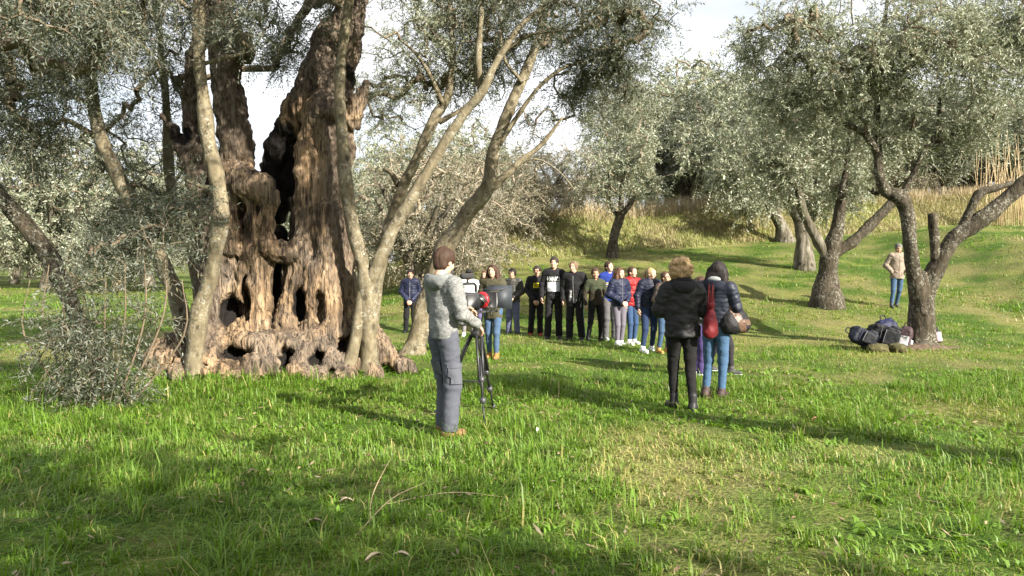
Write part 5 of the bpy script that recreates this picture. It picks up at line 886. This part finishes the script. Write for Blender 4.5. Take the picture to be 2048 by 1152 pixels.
# backpacks against the thick dark olive
def pack(label, loc, size, rz, tilt, col, col2, strapc):
    L, W_, Hh = size; o = thing('backpack', label, 'backpack', loc, rz, 'backpacks heaped against the tree'); o.rotation_euler = (tilt[0], tilt[1], rz)
    S = SDF((-L, -W_ * 1.4, -.1), (L, W_ * 1.4, Hh + .12), .014); S.rbox((0, 0, Hh * .42), (L * .46, W_ * .46, Hh * .42), .05, .04); S.rbox((0, .01, Hh * .84), (L * .38, W_ * .38, Hh * .15), .06, .05); V, Q = S.mesh(); V = disp(V, Q, .018, 7, L * 31); mk('pack_body', V, [Q], cloth(col, .6), o)
    S = SDF((-L, -W_ * 1.4, -.05), (L, 0, Hh), .014); S.rbox((0, -W_ * .5, Hh * .30), (L * .34, W_ * .22, Hh * .24), .035, .02); V, Q = S.mesh(); V = disp(V, Q, .012, 9, 3); mk('front_pocket', V, [Q], cloth(col2, .6), o)
    V, F = tube([[-L * .3, -W_ * .735, Hh * .50], [0, -W_ * .75, Hh * .51], [L * .3, -W_ * .735, Hh * .50]], .006, 5, .04); mk('zip', V, F, cloth((.16, .16, .17)), o)
    for sx in (-1, 1): S = SDF((-.2, -.2, -.1), (.2, .2, .3), .014); S.rbox((0, 0, .08), (.035, W_ * .3, Hh * .17), .03, .02); V, Q = S.mesh(); V = disp(V, Q, .008, 9, 5); mk('side_pocket', V + [sx * L * .47, 0, .02], [Q], cloth(col2, .6), o)
    V, F = tube([[-.05, .0, Hh - .02], [-.04, 0, Hh + .055], [.04, 0, Hh + .055], [.05, 0, Hh - .02]], .010, 6, .02); mk('grab_handle', V, F, cloth(strapc), o)
    for sx in (-1, 1): V, F = tube([[sx * L * .25, W_ * .45, Hh * .9], [sx * L * .3, W_ * .75, Hh * .6], [sx * L * .3, W_ * .5, Hh * .12]], .014, 6, .04); mk('shoulder_strap', V, F, cloth(strapc), o)
    for z in (.35, .62): V, F = tube([[-L * .47, -W_ * .3, Hh * z], [0, -W_ * .62, Hh * z], [L * .47, -W_ * .3, Hh * z]], .007, 5, .05); mk('compression_strap', V, F, cloth(sc3(strapc, 2)), o)
    return o
def gp(px, D, dz=0.): v = G(px, D); v.z += dz; return v
pack('navy and black backpack lying leftmost in the heap under the tree', gp(1752, 14.65, .16), (.34, .26, .50), rad(8), (rad(-20), rad(-62)), (.009, .011, .022), (.008, .009, .012), (.02, .022, .04))
pack('black rucksack lying in the middle of the heap', gp(1800, 14.8, .17), (.44, .26, .58), rad(-4), (rad(-12), rad(-74)), (.009, .009, .011), (.007, .008, .010), (.03, .03, .035))
pack('dark blue backpack with white patch at the back of the heap', gp(1786, 15.35, .03), (.42, .26, .55), rad(5), (rad(-14), rad(-12)), (.010, .014, .045), (.5, .52, .56), (.02, .02, .03))
pack('dark patterned backpack leaning on the left side of the trunk', gp(1808, 15.0, .02), (.26, .17, .42), rad(-35), (rad(-12), rad(8)), (.05, .03, .035), (.42, .42, .44), (.03, .02, .02))
pack('black backpack leaning on the right side of the trunk', gp(1872, 15.45, .02), (.30, .2, .44), rad(35), (rad(-16), 0), (.02, .014, .016), (.30, .22, .24), (.02, .02, .02))
# mossy stones at the foot of the tree
MOSS = bark('mossy_stone', [(.03, .03, .014), (.08, .075, .03), (.15, .135, .07), (.07, .06, .03)], 9, (1, 1, 1), .8, .02)
for px, D, r, lab in ((1758, 14.35, (.22, .13, .10), 'long pale mossy stone under the black rucksack'), (1797, 14.3, (.15, .12, .13), 'round yellow mossy stone at the left foot of the thick dark olive')):
    S = SDF((-.3, -.22, -.1), (.3, .22, .25), .015); S.ell((0, 0, .06), r, .05); S.ell((r[0] * .5, 0, .05), (r[0] * .5, r[1] * .9, r[2] * .9), .05); V, Q = S.mesh(); V = disp(V, Q, .035, 7, px); st_ = mk('stone', V, [Q], MOSS, loc=G(px, D)); tag(st_, lab, 'stone', 'stones at the foot of the tree')
# bare earth mound at the foot
S = SDF((-.9, -.6, -.15), (.9, .6, .2), .03); S.ell((0, 0, -.02), (.62, .38, .09), .05); S.ell((.35, -.1, -.02), (.4, .22, .06), .05); V, Q = S.mesh(); V = disp(V, Q, .03, 6, 2); tag(mk('earth_mound', V, [Q], bark('earth', [(.06, .04, .03), (.12, .085, .06), (.2, .15, .11), (.10, .07, .05)], 16, (1, 1, 1), .8, .02), loc=G(1845, 14.95)), kind='structure')
# dry bark curls, a white scrap and twigs in the grass
DRY = plain((.38, .31, .22), .8)
for i, (px, py, L_, rz, lab) in enumerate(((625, 1058, .13, .2, 'pale curled strip of bark in the near left grass'), (748, 1131, .16, .7, 'pale bent bark curl at the bottom edge, left of centre'), (800, 1128, .13, -.1, 'straight bark sliver beside the bent curl at the bottom edge'), (1076, 868, .09, 1.4, 'small white scrap standing in the grass right of the tripod'), (1627, 818, .12, 1.0, 'dry leaf standing in the grass far right of the women'), (1635, 853, .10, .3, 'reddish dry leaf in the shadow band at right'), (690, 1012, .11, .1, 'straw coloured leaf left of the dead stalks'))):
    D = FPX * CAMZ / (py - HZ); a_ = np.linspace(0, 1, 9); L_ *= .8; cx = (a_ - .5) * L_; zz = .022 + .03 * L_ / .13 * np.sin(a_ * 3.1) * (1 if i != 3 else 2); w = .006 + .012 * np.sin(a_ * 3.1) * (1 - .4 * a_)
    V = np.concatenate([np.stack([cx, s_ * w, zz + .012 * abs(s_)], -1) for s_ in (-1, 0, 1)] + [np.stack([cx, s_ * w, zz + .012 * abs(s_) - .004], -1) for s_ in (-1, 0, 1)]); Q = []
    for r_ in (0, 1):
        for j in range(8): q_ = [r_ * 9 + j, r_ * 9 + j + 1, r_ * 9 + j + 10, r_ * 9 + j + 9]; Q.append(q_); Q.append([x + 27 for x in q_[::-1]])
    o = mk('dry_leaf', V, [np.array(Q)], plain((.8, .78, .74), .8) if i == 3 else (plain((.4, .2, .13), .8) if i == 5 else DRY), loc=G(px, D)); o.rotation_euler = (0, 0, rz); tag(o, lab, 'leaf', 'dry leaves and bark in the grass')
g = np.random.default_rng(90)
for i, (p0, p1, p2, lab) in enumerate((((705, 1075), (780, 1000), (850, 965), 'long dead stalk bowing over the grass left of centre'), ((740, 1050), (745, 990), (790, 900), 'upright forked dead stalk left of centre'), ((760, 1010), (900, 985), (1010, 1000), 'thin dead stalk lying flat in the near grass'), ((1115, 800), (1118, 785), (1117, 762), 'short dry stem standing before the row of young people'))):
    ds = [FPX * CAMZ / (max(p0[1], p1[1], p2[1]) - HZ) + .1 * q for q in (0, .3, .6)]; w = np.array([P(*q, d_) for q, d_ in zip((p0, p1, p2), ds)]); w[:, 2] = np.maximum(w[:, 2], [hgt(v[0], v[1]) + .03 for v in w]); w[0, 2] = hgt(w[0, 0], w[0, 1]) - .01; o0 = w[0].copy(); V, F = tube(w - o0, [.0035, .003, .0018], 5, .05, .2); o = mk('dead_stalk', V, F, plain((.36, .27, .18), .9), loc=o0); tag(o, lab, 'stalk', 'dead stalks in the grass')
